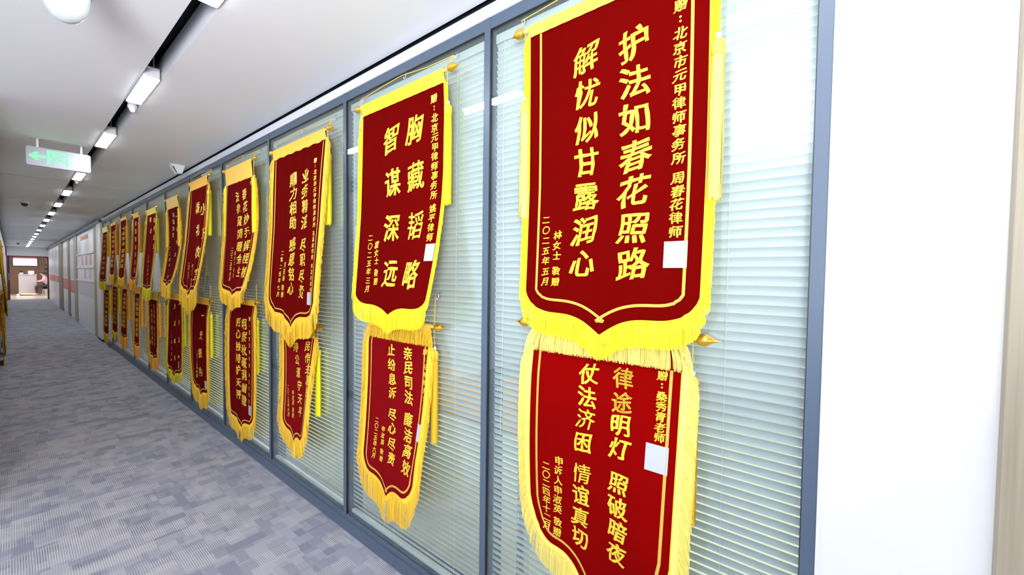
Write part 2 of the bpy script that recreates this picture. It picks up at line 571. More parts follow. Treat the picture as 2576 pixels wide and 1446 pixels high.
struct('floor_reception', MB().box((-3, YE+.02, -.02), (5, 37.2, .001)), M_TILE)
struct('wall_reception', MB().box((-3, 37.0, 0), (5, 37.1, 2.8)), M_BROWN)
struct('wall_reception_side', MB().box((2.0, YE+.15, 0), (2.1, 37.0, 2.8)).box((-1.2, YE+.15, 0), (-1.1, 37.0, 2.8)), M_WALL)
struct('ceiling_reception', MB().box((-3, YE+.15, 2.62), (5, 37.1, 2.66)), M_CEIL)

# ------------------------------------------------------------------ wall boards along the far right wall
orda = ['first', 'second', 'third', 'fourth', 'fifth', 'sixth', 'seventh', 'eighth', 'ninth', 'tenth', 'eleventh',
        'twelfth', 'thirteenth', 'fourteenth', 'fifteenth', 'sixteenth', 'seventeenth', 'eighteenth', 'nineteenth', 'twentieth']
nb = empty('notice_board', 'large white notice board with orange title strip just past the last banner', 'board', (D-.006, 14.3, .12))
o = Vector((D-.006, 14.3, .12))


def npart(name, a, b, m):
    return obj(name, local(MB().box(a, b), o), m, nb)


npart('backboard', (D-.008, 12.6, .12), (D+.004, 16.18, 2.36), M_BOARD)
npart('grey_sheet', (D-.011, 12.62, .80), (D-.0085, 16.15, 1.17), M_BOARDG)
for z in (1.84, 1.51, 1.18):
    npart('ledge', (D-.03, 12.6, z-.012), (D-.0085, 16.18, z+.02), M_PLW)
npart('title_strip', (D-.016, 13.7, 2.2), (D-.0085, 15.2, 2.3), M_ORP)
for y0, y1, z0, z1 in ((13.0, 13.5, 1.56, 1.80), (13.9, 14.3, 1.56, 1.80), (14.7, 15.1, 1.56, 1.79), (13.3, 13.5, 1.23, 1.46), (14.3, 14.5, 1.22, 1.47)):
    npart('paper_sheet', (D-.0105, y0, z0), (D-.0085, y1, z1), mat('pink_print', (.72, .45, .45), .5, noise=(30, .15, (1, 1, 1))))
k = 0
for y0, y1, z0, z1 in ((16.97, 18.38, .76, 1.14), (19.12, 21.08, .80, 1.16), (22.82, 24.5, .95, 1.2), (24.7, 28.9, .95, 1.22)):
    r0 = empty('poster_panel', '%s white wall panel with a red band past the notice board' % orda[k], 'panel', (D, (y0+y1)/2, .1), 'red banded panels down the corridor')
    o2 = Vector((D, (y0+y1)/2, .1))
    obj('backboard', local(MB().box((D-.006, y0, .1), (D+.004, y1, 2.34)), o2), M_BOARD, r0)
    obj('red_band', local(MB().box((D-.009, y0+.02, z0), (D-.0065, y1-.02, z1)), o2), M_REDP, r0)
    obj('grey_sheet', local(MB().box((D-.009, y0+.02, z1+.05), (D-.0065, y1-.02, 2.2)), o2), M_BOARDG, r0)
    k += 1

# ------------------------------------------------------------------ venetian blinds behind the glass
BX = D+.036
PITCH_S, SW = .0245, .026
TILT = math.radians(70)


def slat_mesh(length):
    """one crowned slat, corridor edge up, hollow side out"""
    v, f = [], []
    N = 4
    for yy in (0, length):
        for i in range(N+1):
            s = (i/N-.5)*SW
            c = .0032*(1-(2*i/N-1)**2)
            # s runs from the corridor-side upper edge (-) to the room-side lower edge (+)
            x = s*math.cos(TILT)+c*math.sin(TILT)
            z = -s*math.sin(TILT)+c*math.cos(TILT)
            v.append((x, yy, z))
    for i in range(N):
        f.append((i, i+1, N+2+i, N+1+i))
    me = bpy.data.meshes.new('slat')
    me.from_pydata(v, [], f)
    me.materials.append(M_SLAT)
    me.shade_smooth()
    return me


for i in range(11):
    ya, yb = GY[i]+.004, GY[i+1]-MW-.008
    LBL = ['nearest', 'second nearest', 'third nearest', 'fourth nearest', 'fifth nearest', 'sixth nearest', 'seventh nearest',
           'eighth nearest', 'ninth nearest', 'second farthest', 'farthest'][i]
    r0 = empty('venetian_blind', 'white slatted venetian blind behind the %s glass pane' % LBL, 'blind', (BX, ya, 2.33), 'venetian blinds behind the glass wall')
    o3 = Vector((BX, ya, 2.33))
    obj('head_rail', local(MB().box((BX-.012, ya, 2.338), (BX+.016, yb, 2.372)), o3), M_RAIL, r0)
    bot = .108
    obj('bottom_rail', local(MB().rbox((BX-.013, ya+.012, bot-.010), (BX+.013, yb-.006, bot+.010), .006, 'y'), o3), M_RAIL, r0, smooth='auto', fix=True)
    zs = []
    z = 2.325
    while z > bot+.03:
        zs.append(z)
        z -= PITCH_S
    me = slat_mesh(yb-ya+.006)
    if i < 4:
        for z in zs:
            s = obj('slat', None, None, r0, mesh=me)
            s.location = (0, -.003, z-2.33)
            s.rotation_euler = (0, random.uniform(-.03, .03), 0)
    else:
        mb = MB()
        base = [v.co.copy() for v in me.vertices]
        fs = [tuple(p.vertices) for p in me.polygons]
        for z in zs:
            mb.add([(p.x, p.y-.003, p.z+z-2.33) for p in base], fs)
        obj('slats', mb, M_SLAT, r0, smooth=True, kind='stuff')
    lc = MB()
    for yy in (ya+.17, (ya+yb)/2+.1, yb-.14):
        for dx in (-.0135, .0135):
            lc.tube([(BX+dx, yy, 2.34), (BX+dx, yy, bot)], .0006, 4)
        if i < 4:
            for z in zs:
                lc.tube([(BX-.0135, yy, z+.011), (BX+.0135, yy, z-.011)], .0006, 3, False)
    obj('ladder_cord', local(lc, o3), M_CORDW, r0)
    if i < 5:
        pc = [(BX-.017, yb-.05+.004*math.sin(t*7), 2.33-t*1.5) for t in [q/14 for q in range(15)]]
        obj('pull_cord', local(MB().tube(pc, .0011, 5), o3), M_CORDW, r0)

od = empty('office_desk', 'orange-brown desk glimpsed through the slats of the second nearest pane', 'desk', (1.75, 1.75, 0))
obj('tabletop', MB().box((-.35, -.75, .71), (.35, .75, .75)), mat('orange_beech', (.80, .38, .08), .4, noise=(9, .1, (1, 8, 1))), od)
for sx in (-.32, .32):
    for sy in (-.7, .7):
        obj('leg', MB().box((sx-.02, sy-.02, .01), (sx+.02, sy+.02, .71)), M_METAL, od)

# ------------------------------------------------------------------ linear ceiling lamps in the slot
LY = [.17, 1.66, 3.15, 4.6, 6.6, 8.15, 9.76, 11.38, 13.03, 14.75, 16.6, 18.4, 20.0, 21.7, 23.5, 25.2, 27.0, 28.7]
names = ['nearest overhead', 'first in view at the top edge', 'large glowing one in the upper left', 'one right of the exit sign', 'one under the exit sign']
hous = bra = dif = None
for i, y in enumerate(LY):
    lab = 'glowing white ceiling lamp in the black slot, ' + (names[i] if i < 5 else ('%s one beyond the exit sign' % orda[i-5] if i < 18 else 'behind the viewer'))
    r0 = empty('ceiling_lamp', lab, 'lamp', ((SX0+SX1)/2, y, H), 'lamps in the ceiling slot')
    if not hous:
        c = Vector(((SX0+SX1)/2, 0, H))
        hous = obj('housing', MB().rbox((-.0375, -.265, -.0080), (.0335, .265, .05), .012, 'z'), M_PLW, r0, smooth='auto', fix=True)
        dif = obj('diffuser', MB().rbox((-.0355, -.262, -.0095), (.0315, .262, -.0082), .010, 'z'), M_PANEL, r0)
        bra = obj('bracket', MB().box((-.030, -.30, .03), (.026, -.285, .036)).box((-.003, -.30, .036), (.003, -.294, .12)), M_METAL, r0)
    else:
        for q in (hous, dif, bra):
            c = q.copy()
            c.parent = r0
            COL.objects.link(c)
for i, (y, lb) in enumerate(((3.53, 'small clear round sensor beside the large glowing lamp'), (6.98, 'small clear round sensor just below the exit sign'))):
    r0 = empty('ceiling_sensor', lb, 'sensor', (.503, y, H), 'round sensors in the ceiling slot')
    obj('base', MB().lathe([(.022, .02), (.024, .0), (.020, -.012)]), M_PLW, r0, smooth='auto')
    obj('lens', MB().sphere((0, 0, -.018), .016), M_BEADW, r0, smooth=True)

# ------------------------------------------------------------------ exit sign
es = empty('exit_sign', 'hanging white exit sign with a green arrow and a green running figure', 'sign', (.265, 5.0, H))
obj('sign_box', MB().rbox((-.175, -.012, -.218), (.178, .012, -.070), .014, 'y'), M_SIGN, es, smooth='auto', fix=True)
for x in (-.115, .125):
    h = obj('hanger', MB().box((x-.006, -.004, -.071), (x+.006, .004, 0)), M_PLW, es)
    obj('mounting_plate', MB().rbox((x-.035, -.012, -.004), (x+.035, .012, 0), .008, 'z'), M_METAL, h)
P = MB()
yf = -.0135


def prism(poly, y=yf, t=.002):
    n = len(poly)
    P.add([(x, y, z) for x, z in poly]+[(x, y+t, z) for x, z in poly],
          [tuple(range(n)), tuple(range(n, 2*n))[::-1]]+[(i, (i+1) % n, n+(i+1) % n, n+i) for i in range(n)])


def bar(p, q, r):
    d = Vector((q[0]-p[0], q[1]-p[1])).normalized()*r
    nx, nz = -d.y, d.x
    prism([(p[0]-nx-d.x*.4, p[1]-nz-d.y*.4), (q[0]-nx+d.x*.4, q[1]-nz+d.y*.4), (q[0]+nx+d.x*.4, q[1]+nz+d.y*.4), (p[0]+nx-d.x*.4, p[1]+nz-d.y*.4)])


zc = -.142
prism([(-.162, zc), (-.128, zc+.030), (-.108, zc+.030), (-.128, zc+.009), (-.072, zc+.009), (-.072, zc-.009), (-.128, zc-.009), (-.108, zc-.030), (-.128, zc-.030)])
arrow = P
obj('arrow', P, M_GREEN, es)
P = MB()
prism([(-.066, zc-.056), (-.052, zc-.056), (-.052, zc+.042), (.034, zc+.042), (.034, zc-.056), (.048, zc-.056), (.048, zc+.056), (-.066, zc+.056)])
obj('doorway_mark', P, M_GREEN, es)
P = MB()
prism([(-.030+.010*math.cos(a), zc+.028+.010*math.sin(a)) for a in [k*PI/5 for k in range(10)]])
for p, q, r in (((-.018, zc+.014), (.004, zc-.010), .009), ((-.018, zc+.014), (-.040, zc+.004), .004), ((-.040, zc+.004), (-.048, zc-.008), .004),
                ((-.012, zc+.016), (.012, zc+.010), .004), ((.012, zc+.010), (.022, zc-.004), .004), ((.002, zc-.010), (-.018, zc-.026), .006),
                ((-.018, zc-.026), (-.022, zc-.046), .005), ((.004, zc-.010), (.022, zc-.026), .006), ((.022, zc-.026), (.032, zc-.028), .005)):
    bar(p, q, r)
obj('running_figure', P, M_GREEN, es)

# ------------------------------------------------------------------ ceiling devices
dm = empty('dome_detector', 'large white rounded dome on the ceiling, cut by the top edge', 'dome', (.126, 1.98, H))
obj('base', MB().lathe([(.060, 0), (.064, -.05), (.062, -.12), (.058, -.145)], n=32), M_DOME, dm, smooth='auto')
obj('seam_ring', MB().lathe([(.0605, -.137), (.0605, -.141)], n=32), M_METAL, dm, smooth='auto')
obj('dome', MB().lathe([(.058, -.145), (.055, -.175), (.046, -.205), (.030, -.228), (.012, -.238), (.0005, -.240)], n=32), M_DOME, dm, smooth='auto')

wc = empty('corner_camera', 'small white wedge-shaped camera with a dark lens strip near the glass wall', 'camera', (1.05, 5.1, H))
obj('body', MB().add([(-.06, -.05, 0), (.05, -.05, 0), (.05, .05, 0), (-.06, .05, 0), (-.012, -.035, -.085), (.030, -.035, -.075), (.030, .035, -.075), (-.012, .035, -.085)],
                     [(0, 3, 2, 1), (4, 5, 6, 7), (0, 1, 5, 4), (1, 2, 6, 5), (2, 3, 7, 6), (3, 0, 4, 7)]), M_PLW, wc)
obj('lens_strip', MB().add([(-.050, -.0505, -.022), (-.040, -.0495, -.022), (-.0105, -.0365, -.078), (-.018, -.0385, -.078), (-.050, -.046, -.022), (-.040, -.044, -.022), (-.0105, -.031, -.078), (-.018, -.033, -.078)],
                           [(0, 1, 2, 3), (4, 7, 6, 5), (0, 3, 7, 4), (1, 5, 6, 2), (0, 4, 5, 1), (3, 2, 6, 7)]), M_PLB, wc)
for (x, y, lb) in ((.151, 9.8, 'black dome camera on a white ring, ceiling beyond the exit sign'), (.20, 25.0, 'small black dome camera at the far end of the ceiling')):
    r0 = empty('dome_camera', lb, 'camera', (x, y, H), 'black dome cameras')
    obj('base', MB().lathe([(.052, 0), (.052, -.018), (.042, -.03)], n=20), M_PLW, r0, smooth='auto')
    obj('dome', MB().lathe([(.038, -.025), (.036, -.05), (.022, -.07), (.001, -.078)], n=20), M_PLB, r0, smooth='auto')
sd = empty('smoke_detector', 'small white smoke detector near the far end of the ceiling', 'detector', (.20, 20.5, H))
obj('base', MB().lathe([(.055, 0), (.055, -.02), (.035, -.045), (.001, -.05)], n=20), M_PLW, sd, smooth='auto')
obj('ring', MB().lathe([(.056, -.008), (.056, -.012)], n=20), M_METAL, sd, smooth='auto')
ap = struct('ceiling_hatch', MB().box((-.05, 9.45, H-.004), (.36, 9.462, H)).box((-.05, 10.2, H-.004), (.36, 10.212, H)).box((-.05, 9.45, H-.004), (-.045, 10.2, H)).box((.355, 9.45, H-.004), (.36, 10.2, H)), M_CEIL, ceil)

# ------------------------------------------------------------------ brush lettering
FC = bpy.data.curves.new('lettering_source', 'FONT')
FC.fill_mode = 'NONE'
FC.resolution_u = 4
FO = bpy.data.objects.new('lettering_source', FC)
GC = {}


def noise1(x, y, s):
    return math.sin(x*7.1+s*1.7)*.5+math.sin(y*9.3+x*4.1+s*2.9)*.35+math.sin((x+y)*17+s)*.25


def glyph(ch, bold=1.0):
    key = (ch, bold)
    if key in GC:
        return GC[key]
    for k, wob, mt, ln in ((1, .55, 1.5, .07), (1, .3, 1.1, .07), (1, 0, 1.0, .2), (.85, 0, 1.0, 9), (.85, 0, 1.4, 9), (.7, 0, 1.0, .1), (.7, .2, 1.0, .05), (.5, 0, 1, 9), (.3, 0, 1, 9), (0, 0, 1, 9)):   # ease off until the outline is clean
        r, err = _glyph(ch, bold*k, wob, mt, ln)
        if err < .02:
            break
    if k < .45:                              # delicate outlines gain weight from slightly shifted strokes instead
        v, f = r
        n = len(v)
        sh = ((0, 0), (.018, .006), (-.018, -.006), (.012, -.009), (-.012, .009))
        r = ([(x+a, y+b) for a, b in sh for x, y in v], [tuple(i+j*n for i in q) for j in range(5) for q in f])
    GC[key] = r
    return r


def _glyph(ch, bold, wob=.55, mlim=1.5, seg=.07):
    FC.body = ch
    FO.data = FC
    dg = bpy.context.evaluated_depsgraph_get()
    m = FO.to_mesh(depsgraph=dg) if False else FO.to_mesh()
    co = [(v.co.x, v.co.y) for v in m.vertices]
    nxt = {}
    for e in m.edges:
        a, b = e.vertices
        nxt.setdefault(a, []).append(b)
        nxt.setdefault(b, []).append(a)
    FO.to_mesh_clear()
    seen, loops = set(), []
    for s in range(len(co)):
        if s in seen or s not in nxt:
            continue
        lp, cur, prev = [s], s, None
        seen.add(s)
        c = [q for q in nxt[s] if q == s+1] or nxt[s]
        cur = c[0]
        while cur != s and cur not in seen:
            lp.append(cur)
            seen.add(cur)
            q = [z for z in nxt[cur] if z not in seen]
            if not q:
                break
            cur = q[0]
        if len(lp) > 2:
            loops.append([co[i] for i in lp])
    # orientation: outer loops positive
    def ar(l):
        return sum(l[i][0]*l[(i+1) % len(l)][1]-l[(i+1) % len(l)][0]*l[i][1] for i in range(len(l)))/2
    if loops:
        big = max(loops, key=lambda l: abs(ar(l)))
        sg = 1 if ar(big) > 0 else -1
    seed = sum(ord(c) for c in ch) % 97
    segs = np.array([(*l[i], *l[(i+1) % len(l)]) for l in loops for i in range(len(l))]) if loops else np.zeros((0, 4))

    def gap(p, nx, ny):
        """free distance ahead of an outline point, so that strokes never run into each other"""
        ax, ay = segs[:, 0]-p[0], segs[:, 1]-p[1]
        ex, ey = segs[:, 2]-segs[:, 0], segs[:, 3]-segs[:, 1]
        best = 9.0
        for t in np.linspace(0, 1, 5):
            qx, qy = ax+ex*t, ay+ey*t
            fwd_ = qx*nx+qy*ny
            lat = np.abs(qx*ny-qy*nx)
            ok = (fwd_ > .012) & (lat < fwd_*.8+.004)
            if ok.any():
                best = min(best, fwd_[ok].min())
        return best*.30
    out = []
    for l in loops:
        # densify so that strokes can swell and bend
        d = []
        for i in range(len(l)):
            a, b = l[i], l[(i+1) % len(l)]
            L = math.hypot(b[0]-a[0], b[1]-a[1])
            if L < 1e-6:
                continue
            k = max(1, int(L/seg))
            d += [(a[0]+(b[0]-a[0])*j/k, a[1]+(b[1]-a[1])*j/k) for j in range(k)]
        l = d
        N = len(l)
        q = []
        for i in range(N):
            a, b, c = l[i-1], l[i], l[(i+1) % N]
            e1 = (b[0]-a[0], b[1]-a[1])
            e2 = (c[0]-b[0], c[1]-b[1])
            n1, n2 = math.hypot(*e1) or 1, math.hypot(*e2) or 1
            nx = (e1[1]/n1+e2[1]/n2)*sg
            ny = -(e1[0]/n1+e2[0]/n2)*sg
            nn = math.hypot(nx, ny)
            if nn < .2:
                nx, ny = 0, 0
            else:
                mit = min(mlim, 2/nn)
                nx, ny = nx/nn*mit, ny/nn*mit
            f = 1+wob*noise1(b[0], b[1], seed)
            room = gap(b, nx, ny)
            x = b[0]+nx*min(.026*f*bold, room)
            y = b[1]+ny*min(.014*f*bold, room)
            q.append((x, y))
        out.append(q)
    want = abs(sum(ar(l) for l in out))
    cu = bpy.data.curves.new('g', 'CURVE')
    cu.dimensions = '2D'
    cu.fill_mode = 'BOTH'
    for l in out:
        s = cu.splines.new('POLY')
        s.points.add(len(l)-1)
        for p, (x, y) in zip(s.points, l):
            p.co = (x, y, 0, 1)
        s.use_cyclic_u = True
    to = bpy.data.objects.new('g', cu)
    m = to.to_mesh()
    v = []
    for p in m.vertices:
        x, y = p.co.x-.5, p.co.y-.38
        y2 = y+.085*x+.04*math.sin(3*x+seed)          # strokes climb to the right as in running hand
        x2 = x+.05*math.sin(4*y+seed*.7)+.05*y
        v.append((x2*.97, y2*.97))
    got = sum(p.area for p in m.polygons)
    f = [tuple(p.vertices) for p in m.polygons]
    to.to_mesh_clear()
    bpy.data.objects.remove(to)
    bpy.data.curves.remove(cu)
    return (v, f), abs(got-want)/max(want, 1e-6)


# ------------------------------------------------------------------ banners
BAN = {
'A1': {'YL': 0.818, 'YR': 0.251, 'zt': 2.26, 'L': [(2.26, 0.035), (1.744, 0.028), (1.394, 0.03)], 'R': [(2.26, 0.035), (1.593, 0.028), (1.4, 0.04)], 'zc': 1.397, 'tip': 1.269, 'ft': 0.072, 'T': [('护法如春花照路', 0.367, 2.117, 0.376, 1.485, 0.092, 0.092), ('解忧似甘露润心', 0.215, 2.125, 0.219, 1.487, 0.086, 0.089), ('赠：北京市元甲律师事务所 周春花律师', 0.492, 2.176, 0.495, 1.573, 0.039, 0.033), ('林女士 敬赠', 0.122, 1.583, 0.12, 1.431, 0.046, 0.029), ('二〇二五年五月', 0.074, 1.637, 0.081, 1.43, 0.043, 0.028)], 'S': (0.497, 1.511)},
'A2': {'YL': 0.79, 'YR': 0.295, 'zt': 1.198, 'L': [(1.198, 0.035), (1.029, 0.047), (0.689, 0.037)], 'R': [(1.197, 0.035), (0.831, 0.103), (0.691, 0.125)], 'zc': 0.69, 'tip': 0.43, 'ft': 0.08, 'T': [('律途明灯 照破暗夜', 0.331, 1.15, 0.337, 0.651, 0.062, 0.062), ('仗法济困 情谊真切', 0.22, 1.145, 0.201, 0.625, 0.065, 0.064), ('赠：桑秀青老师', 0.441, 1.177, 0.445, 1.011, 0.032, 0.027), ('申诉人申淑英 敬赠', 0.122, 0.847, 0.111, 0.599, 0.039, 0.031), ('二〇二四年十二月', 0.071, 0.815, 0.07, 0.602, 0.037, 0.03)], 'S': (0.44, 0.954)},
'B1': {'YL': 1.855, 'YR': 1.251, 'zt': 2.236, 'L': [(2.24, 0.035), (1.794, 0.046), (1.332, 0.065)], 'R': [(2.232, 0.035), (1.734, 0.044), (1.359, 0.105)], 'zc': 1.346, 'tip': 1.261, 'ft': 0.082, 'T': [('胸藏韬略', 0.412, 2.092, 0.456, 1.451, 0.11, 0.128), ('智谋深远', 0.246, 2.079, 0.29, 1.45, 0.117, 0.13), ('赠：北京元甲律师事务所 姚平律师', 0.538, 2.19, 0.553, 1.604, 0.047, 0.037), ('霍女士 敬赠', 0.161, 1.587, 0.177, 1.413, 0.044, 0.036), ('二〇二五年三月', 0.104, 1.624, 0.11, 1.375, 0.049, 0.035)], 'S': (0.566, 1.54)},
'B2': {'YL': 1.804, 'YR': 1.34, 'zt': 1.138, 'L': [(1.141, 0.035), (0.844, 0.043), (0.556, 0.064)], 'R': [(1.135, 0.035), (0.84, 0.063), (0.548, 0.123)], 'zc': 0.552, 'tip': 0.414, 'ft': 0.11, 'T': [('亲民司法 廉洁高效', 0.321, 1.09, 0.387, 0.604, 0.082, 0.061), ('止纷息诉 尽心尽责', 0.194, 1.086, 0.253, 0.597, 0.072, 0.056), ('赠：元甲律所余志昌', 0.44, 1.111, 0.474, 0.849, 0.032, 0.027), ('申淑英 敬赠', 0.16, 0.707, 0.164, 0.569, 0.038, 0.027), ('二〇二五年六月', 0.101, 0.736, 0.098, 0.563, 0.042, 0.028)], 'S': (0.464, 0.766)},
'C1': {'YL': 2.938, 'YR': 2.234, 'zt': 2.201, 'L': [(2.204, 0.035), (1.722, 0.048), (1.252, 0.062)], 'R': [(2.199, 0.035), (1.615, 0.076), (1.323, 0.09)], 'zc': 1.288, 'tip': 1.106, 'ft': 0.104, 'T': [('业务精湛 尽职尽责', 0.473, 2.032, 0.508, 1.338, 0.139, 0.083), ('鼎力相助 感恩铭心', 0.303, 2.035, 0.35, 1.349, 0.121, 0.085), ('赠：北京市元甲律师事务所 孔孟迪律师 余志尽律师', 0.59, 2.103, 0.651, 1.352, 0.055, 0.03), ('刘亚楠 敬赠', 0.231, 1.498, 0.214, 1.309, 0.063, 0.038), ('二零二伍年七月', 0.181, 1.575, 0.151, 1.307, 0.07, 0.034)], 'S': (0.632, 1.302)},
'C2': {'YL': 2.809, 'YR': 2.391, 'zt': 1.059, 'L': [(1.052, 0.035), (0.845, 0.032), (0.506, 0.045)], 'R': [(1.066, 0.035), (0.843, 0.061), (0.503, 0.099)], 'zc': 0.505, 'tip': 0.384, 'ft': 0.085, 'T': [('民作主惠民', 0.342, 1.001, 0.421, 0.741, 0.108, 0.061), ('持公道守天平', 0.182, 0.979, 0.31, 0.598, 0.097, 0.066), ('申淑英 敬赠', 0.152, 0.682, 0.175, 0.543, 0.063, 0.032), ('二〇二五年六月', 0.065, 0.703, 0.101, 0.53, 0.059, 0.028)]},
'D1': {'YL': 3.895, 'YR': 3.328, 'zt': 2.151, 'L': [(2.147, 0.035), (1.722, 0.048), (1.348, 0.062)], 'R': [(2.155, 0.035), (1.446, 0.063), (1.359, 0.082)], 'zc': 1.354, 'tip': 1.259, 'ft': 0.098, 'T': [('春花妙手解桎梏', 0.386, 2.046, 0.489, 1.45, 0.106, 0.083), ('法律温情暖余生', 0.252, 2.038, 0.373, 1.45, 0.1, 0.081), ('薛女士 敬赠', 0.251, 1.595, 0.265, 1.423, 0.061, 0.034), ('二〇二五年六月', 0.185, 1.628, 0.188, 1.394, 0.072, 0.035), ('赠：', 0.515, 2.112, 0.506, 2.067, 0.043, 0.028)]},
'D2': {'YL': 3.852, 'YR': 3.341, 'zt': 1.194, 'L': [(1.198, 0.035), (0.499, 0.045), (0.352, 0.042)], 'R': [(1.189, 0.035), (0.766, 0.033), (0.359, 0.041)], 'zc': 0.356, 'tip': 0.216, 'ft': 0.095, 'T': [('明察秋毫洞幽隐', 0.335, 1.045, 0.337, 0.455, 0.099, 0.087), ('匠心独持护天秤', 0.217, 1.052, 0.217, 0.482, 0.099, 0.076), ('赠：北京元甲律师 余志尽律师', 0.443, 1.095, 0.431, 0.462, 0.043, 0.036)], 'S': (0.444, 0.4)},
'E1': {'YL': 4.944, 'YR': 4.385, 'zt': 2.234, 'L': [(2.226, 0.035), (1.644, 0.078), (1.324, 0.103)], 'R': [(2.242, 0.035), (1.758, 0.066), (1.376, 0.113)], 'zc': 1.35, 'tip': 1.222, 'ft': 0.163, 'T': [('小正', 0.444, 2.027, 0.515, 1.793, 0.161, 0.111), ('秉礼收室', 0.272, 2.043, 0.486, 1.422, 0.15, 0.113), ('二〇二五年四月', 0.178, 1.518, 0.24, 1.315, 0.086, 0.034), ('李女士 敬赠', 0.309, 1.502, 0.373, 1.329, 0.087, 0.033)]},
'E2': {'YL': 4.959, 'YR': 4.436, 'zt': 1.138, 'L': [(1.109, 0.035), (0.643, 0.043), (0.376, 0.031)], 'R': [(1.168, 0.035), (0.656, 0.043), (0.372, 0.042)], 'zc': 0.374, 'tip': 0.254, 'ft': 0.123, 'T': [('一史报为', 0.369, 1.032, 0.293, 0.489, 0.148, 0.091), ('二〇二五年四月', 0.201, 0.669, 0.154, 0.427, 0.056, 0.036)], 'S': (0.447, 0.392)},
'F1': {'YL': 5.894, 'YR': 5.413, 'zt': 2.139, 'L': [(2.146, 0.035), (1.514, 0.047), (1.347, 0.068)], 'R': [(2.131, 0.035), (1.511, 0.05), (1.372, 0.079)], 'zc': 1.359, 'tip': 1.281, 'ft': 0.14, 'T': [('执法为民', 0.253, 2.067, 0.203, 1.844, 0.128, 0.056), ('二〇二五年三月', 0.053, 1.771, 0.219, 1.385, 0.09, 0.041), ('一心为公', 0.356, 2.037, 0.355, 1.629, 0.075, 0.048)]},
'F2': {'YL': 5.899, 'YR': 5.336, 'zt': 1.13, 'L': [(1.119, 0.035), (0.681, 0.043), (0.439, 0.05)], 'R': [(1.142, 0.035), (0.766, 0.032), (0.389, 0.04)], 'zc': 0.414, 'tip': 0.285, 'ft': 0.082, 'T': [('为民解忧', 0.281, 1.062, 0.299, 0.494, 0.095, 0.061), ('一身正气', 0.446, 1.093, 0.445, 0.513, 0.088, 0.06), ('二〇二五年', 0.137, 0.718, 0.159, 0.452, 0.067, 0.04)], 'S': (0.457, 0.436)},
'G1': {'YL': 6.948, 'YR': 6.436, 'zt': 2.16, 'L': [(2.166, 0.035), (1.421, 0.075), (1.256, 0.077)], 'R': [(2.154, 0.035), (1.507, 0.064), (1.26, 0.084)], 'zc': 1.258, 'tip': 1.212, 'ft': 0.136, 'T': [('公平正义', 0.407, 2.078, 0.463, 1.747, 0.124, 0.064), ('律政', 0.216, 2.093, 0.279, 1.948, 0.127, 0.067), ('二〇二五年三月', 0.237, 1.623, 0.285, 1.293, 0.086, 0.04)]},
'G2': {'YL': 6.958, 'YR': 6.457, 'zt': 1.08, 'L': [(1.068, 0.035), (0.722, 0.035), (0.359, 0.032)], 'R': [(1.092, 0.035), (0.767, 0.035), (0.447, 0.039)], 'zc': 0.403, 'tip': 0.321, 'ft': 0.138, 'S': (0.462, 0.452)},
'H1': {'YL': 7.887, 'YR': 7.487, 'zt': 2.196, 'L': [(2.198, 0.035), (1.681, 0.054), (1.341, 0.065)], 'R': [(2.194, 0.035), (1.672, 0.046), (1.396, 0.061)], 'zc': 1.369, 'tip': 1.282, 'ft': 0.141, 'T': [('执法如山情系民', 0.187, 2.116, 0.256, 1.451, 0.174, 0.073)]},
'H2': {'YL': 7.908, 'YR': 7.521, 'zt': 1.122, 'L': [(1.126, 0.035), (0.754, 0.042), (0.417, 0.048)], 'R': [(1.118, 0.035), (0.784, 0.043), (0.416, 0.048)], 'zc': 0.416, 'tip': 0.353, 'ft': 0.145},
'I1': {'YL': 8.951, 'YR': 8.456, 'zt': 2.237, 'L': [(2.243, 0.035), (1.705, 0.047), (1.41, 0.057)], 'R': [(2.231, 0.035), (1.694, 0.046), (1.388, 0.055)], 'zc': 1.399, 'tip': 1.286, 'ft': 0.113},
'I2': {'YL': 8.955, 'YR': 8.494, 'zt': 1.153, 'L': [(1.145, 0.035), (0.674, 0.05), (0.448, 0.058)], 'R': [(1.16, 0.035), (0.709, 0.041), (0.462, 0.044)], 'zc': 0.455, 'tip': 0.356, 'ft': 0.16},
'J1': {'YL': 9.976, 'YR': 9.461, 'zt': 2.226, 'L': [(2.231, 0.035), (1.728, 0.042), (1.446, 0.046)], 'R': [(2.221, 0.035), (1.717, 0.042), (1.38, 0.056)], 'zc': 1.413, 'tip': 1.343, 'ft': 0.138},
'J2': {'YL': 9.925, 'YR': 9.377, 'zt': 1.165, 'L': [(1.164, 0.035), (0.741, 0.041), (0.422, 0.045)], 'R': [(1.166, 0.035), (0.776, 0.04), (0.439, 0.045)], 'zc': 0.43, 'tip': 0.357, 'ft': 0.118},
'K1': {'YL': 10.961, 'YR': 10.357, 'zt': 2.162, 'L': [(2.171, 0.035), (1.673, 0.058), (1.29, 0.077)], 'R': [(2.152, 0.035), (1.664, 0.047), (1.262, 0.052)], 'zc': 1.276, 'tip': 1.205, 'ft': 0.135},
'K2': {'YL': 10.898, 'YR': 10.349, 'zt': 1.074, 'L': [(1.069, 0.035), (0.678, 0.046), (0.294, 0.051)], 'R': [(1.08, 0.035), (0.713, 0.04), (0.309, 0.045)], 'zc': 0.301, 'tip': 0.229, 'ft': 0.144},
}
#  measured in metres: YL/YR far and near edge, zt top of the red cloth, L/R distance from the glass down the two edges,
#  zc end of the straight sides, tip lowest cloth point, ft fringe drop, T inscriptions, S sticker
ROD = dict(A1=2.289, A2=1.285, B1=2.284, B2=1.222, C1=2.257, C2=1.125, D1=2.276, D2=1.228, E1=2.31, E2=1.19, F1=2.25, F2=1.185,
           G1=2.222, G2=1.165, H1=2.253, H2=1.20, I1=2.27, I2=1.225, J1=2.26, J2=1.27, K1=2.25, K2=1.165)
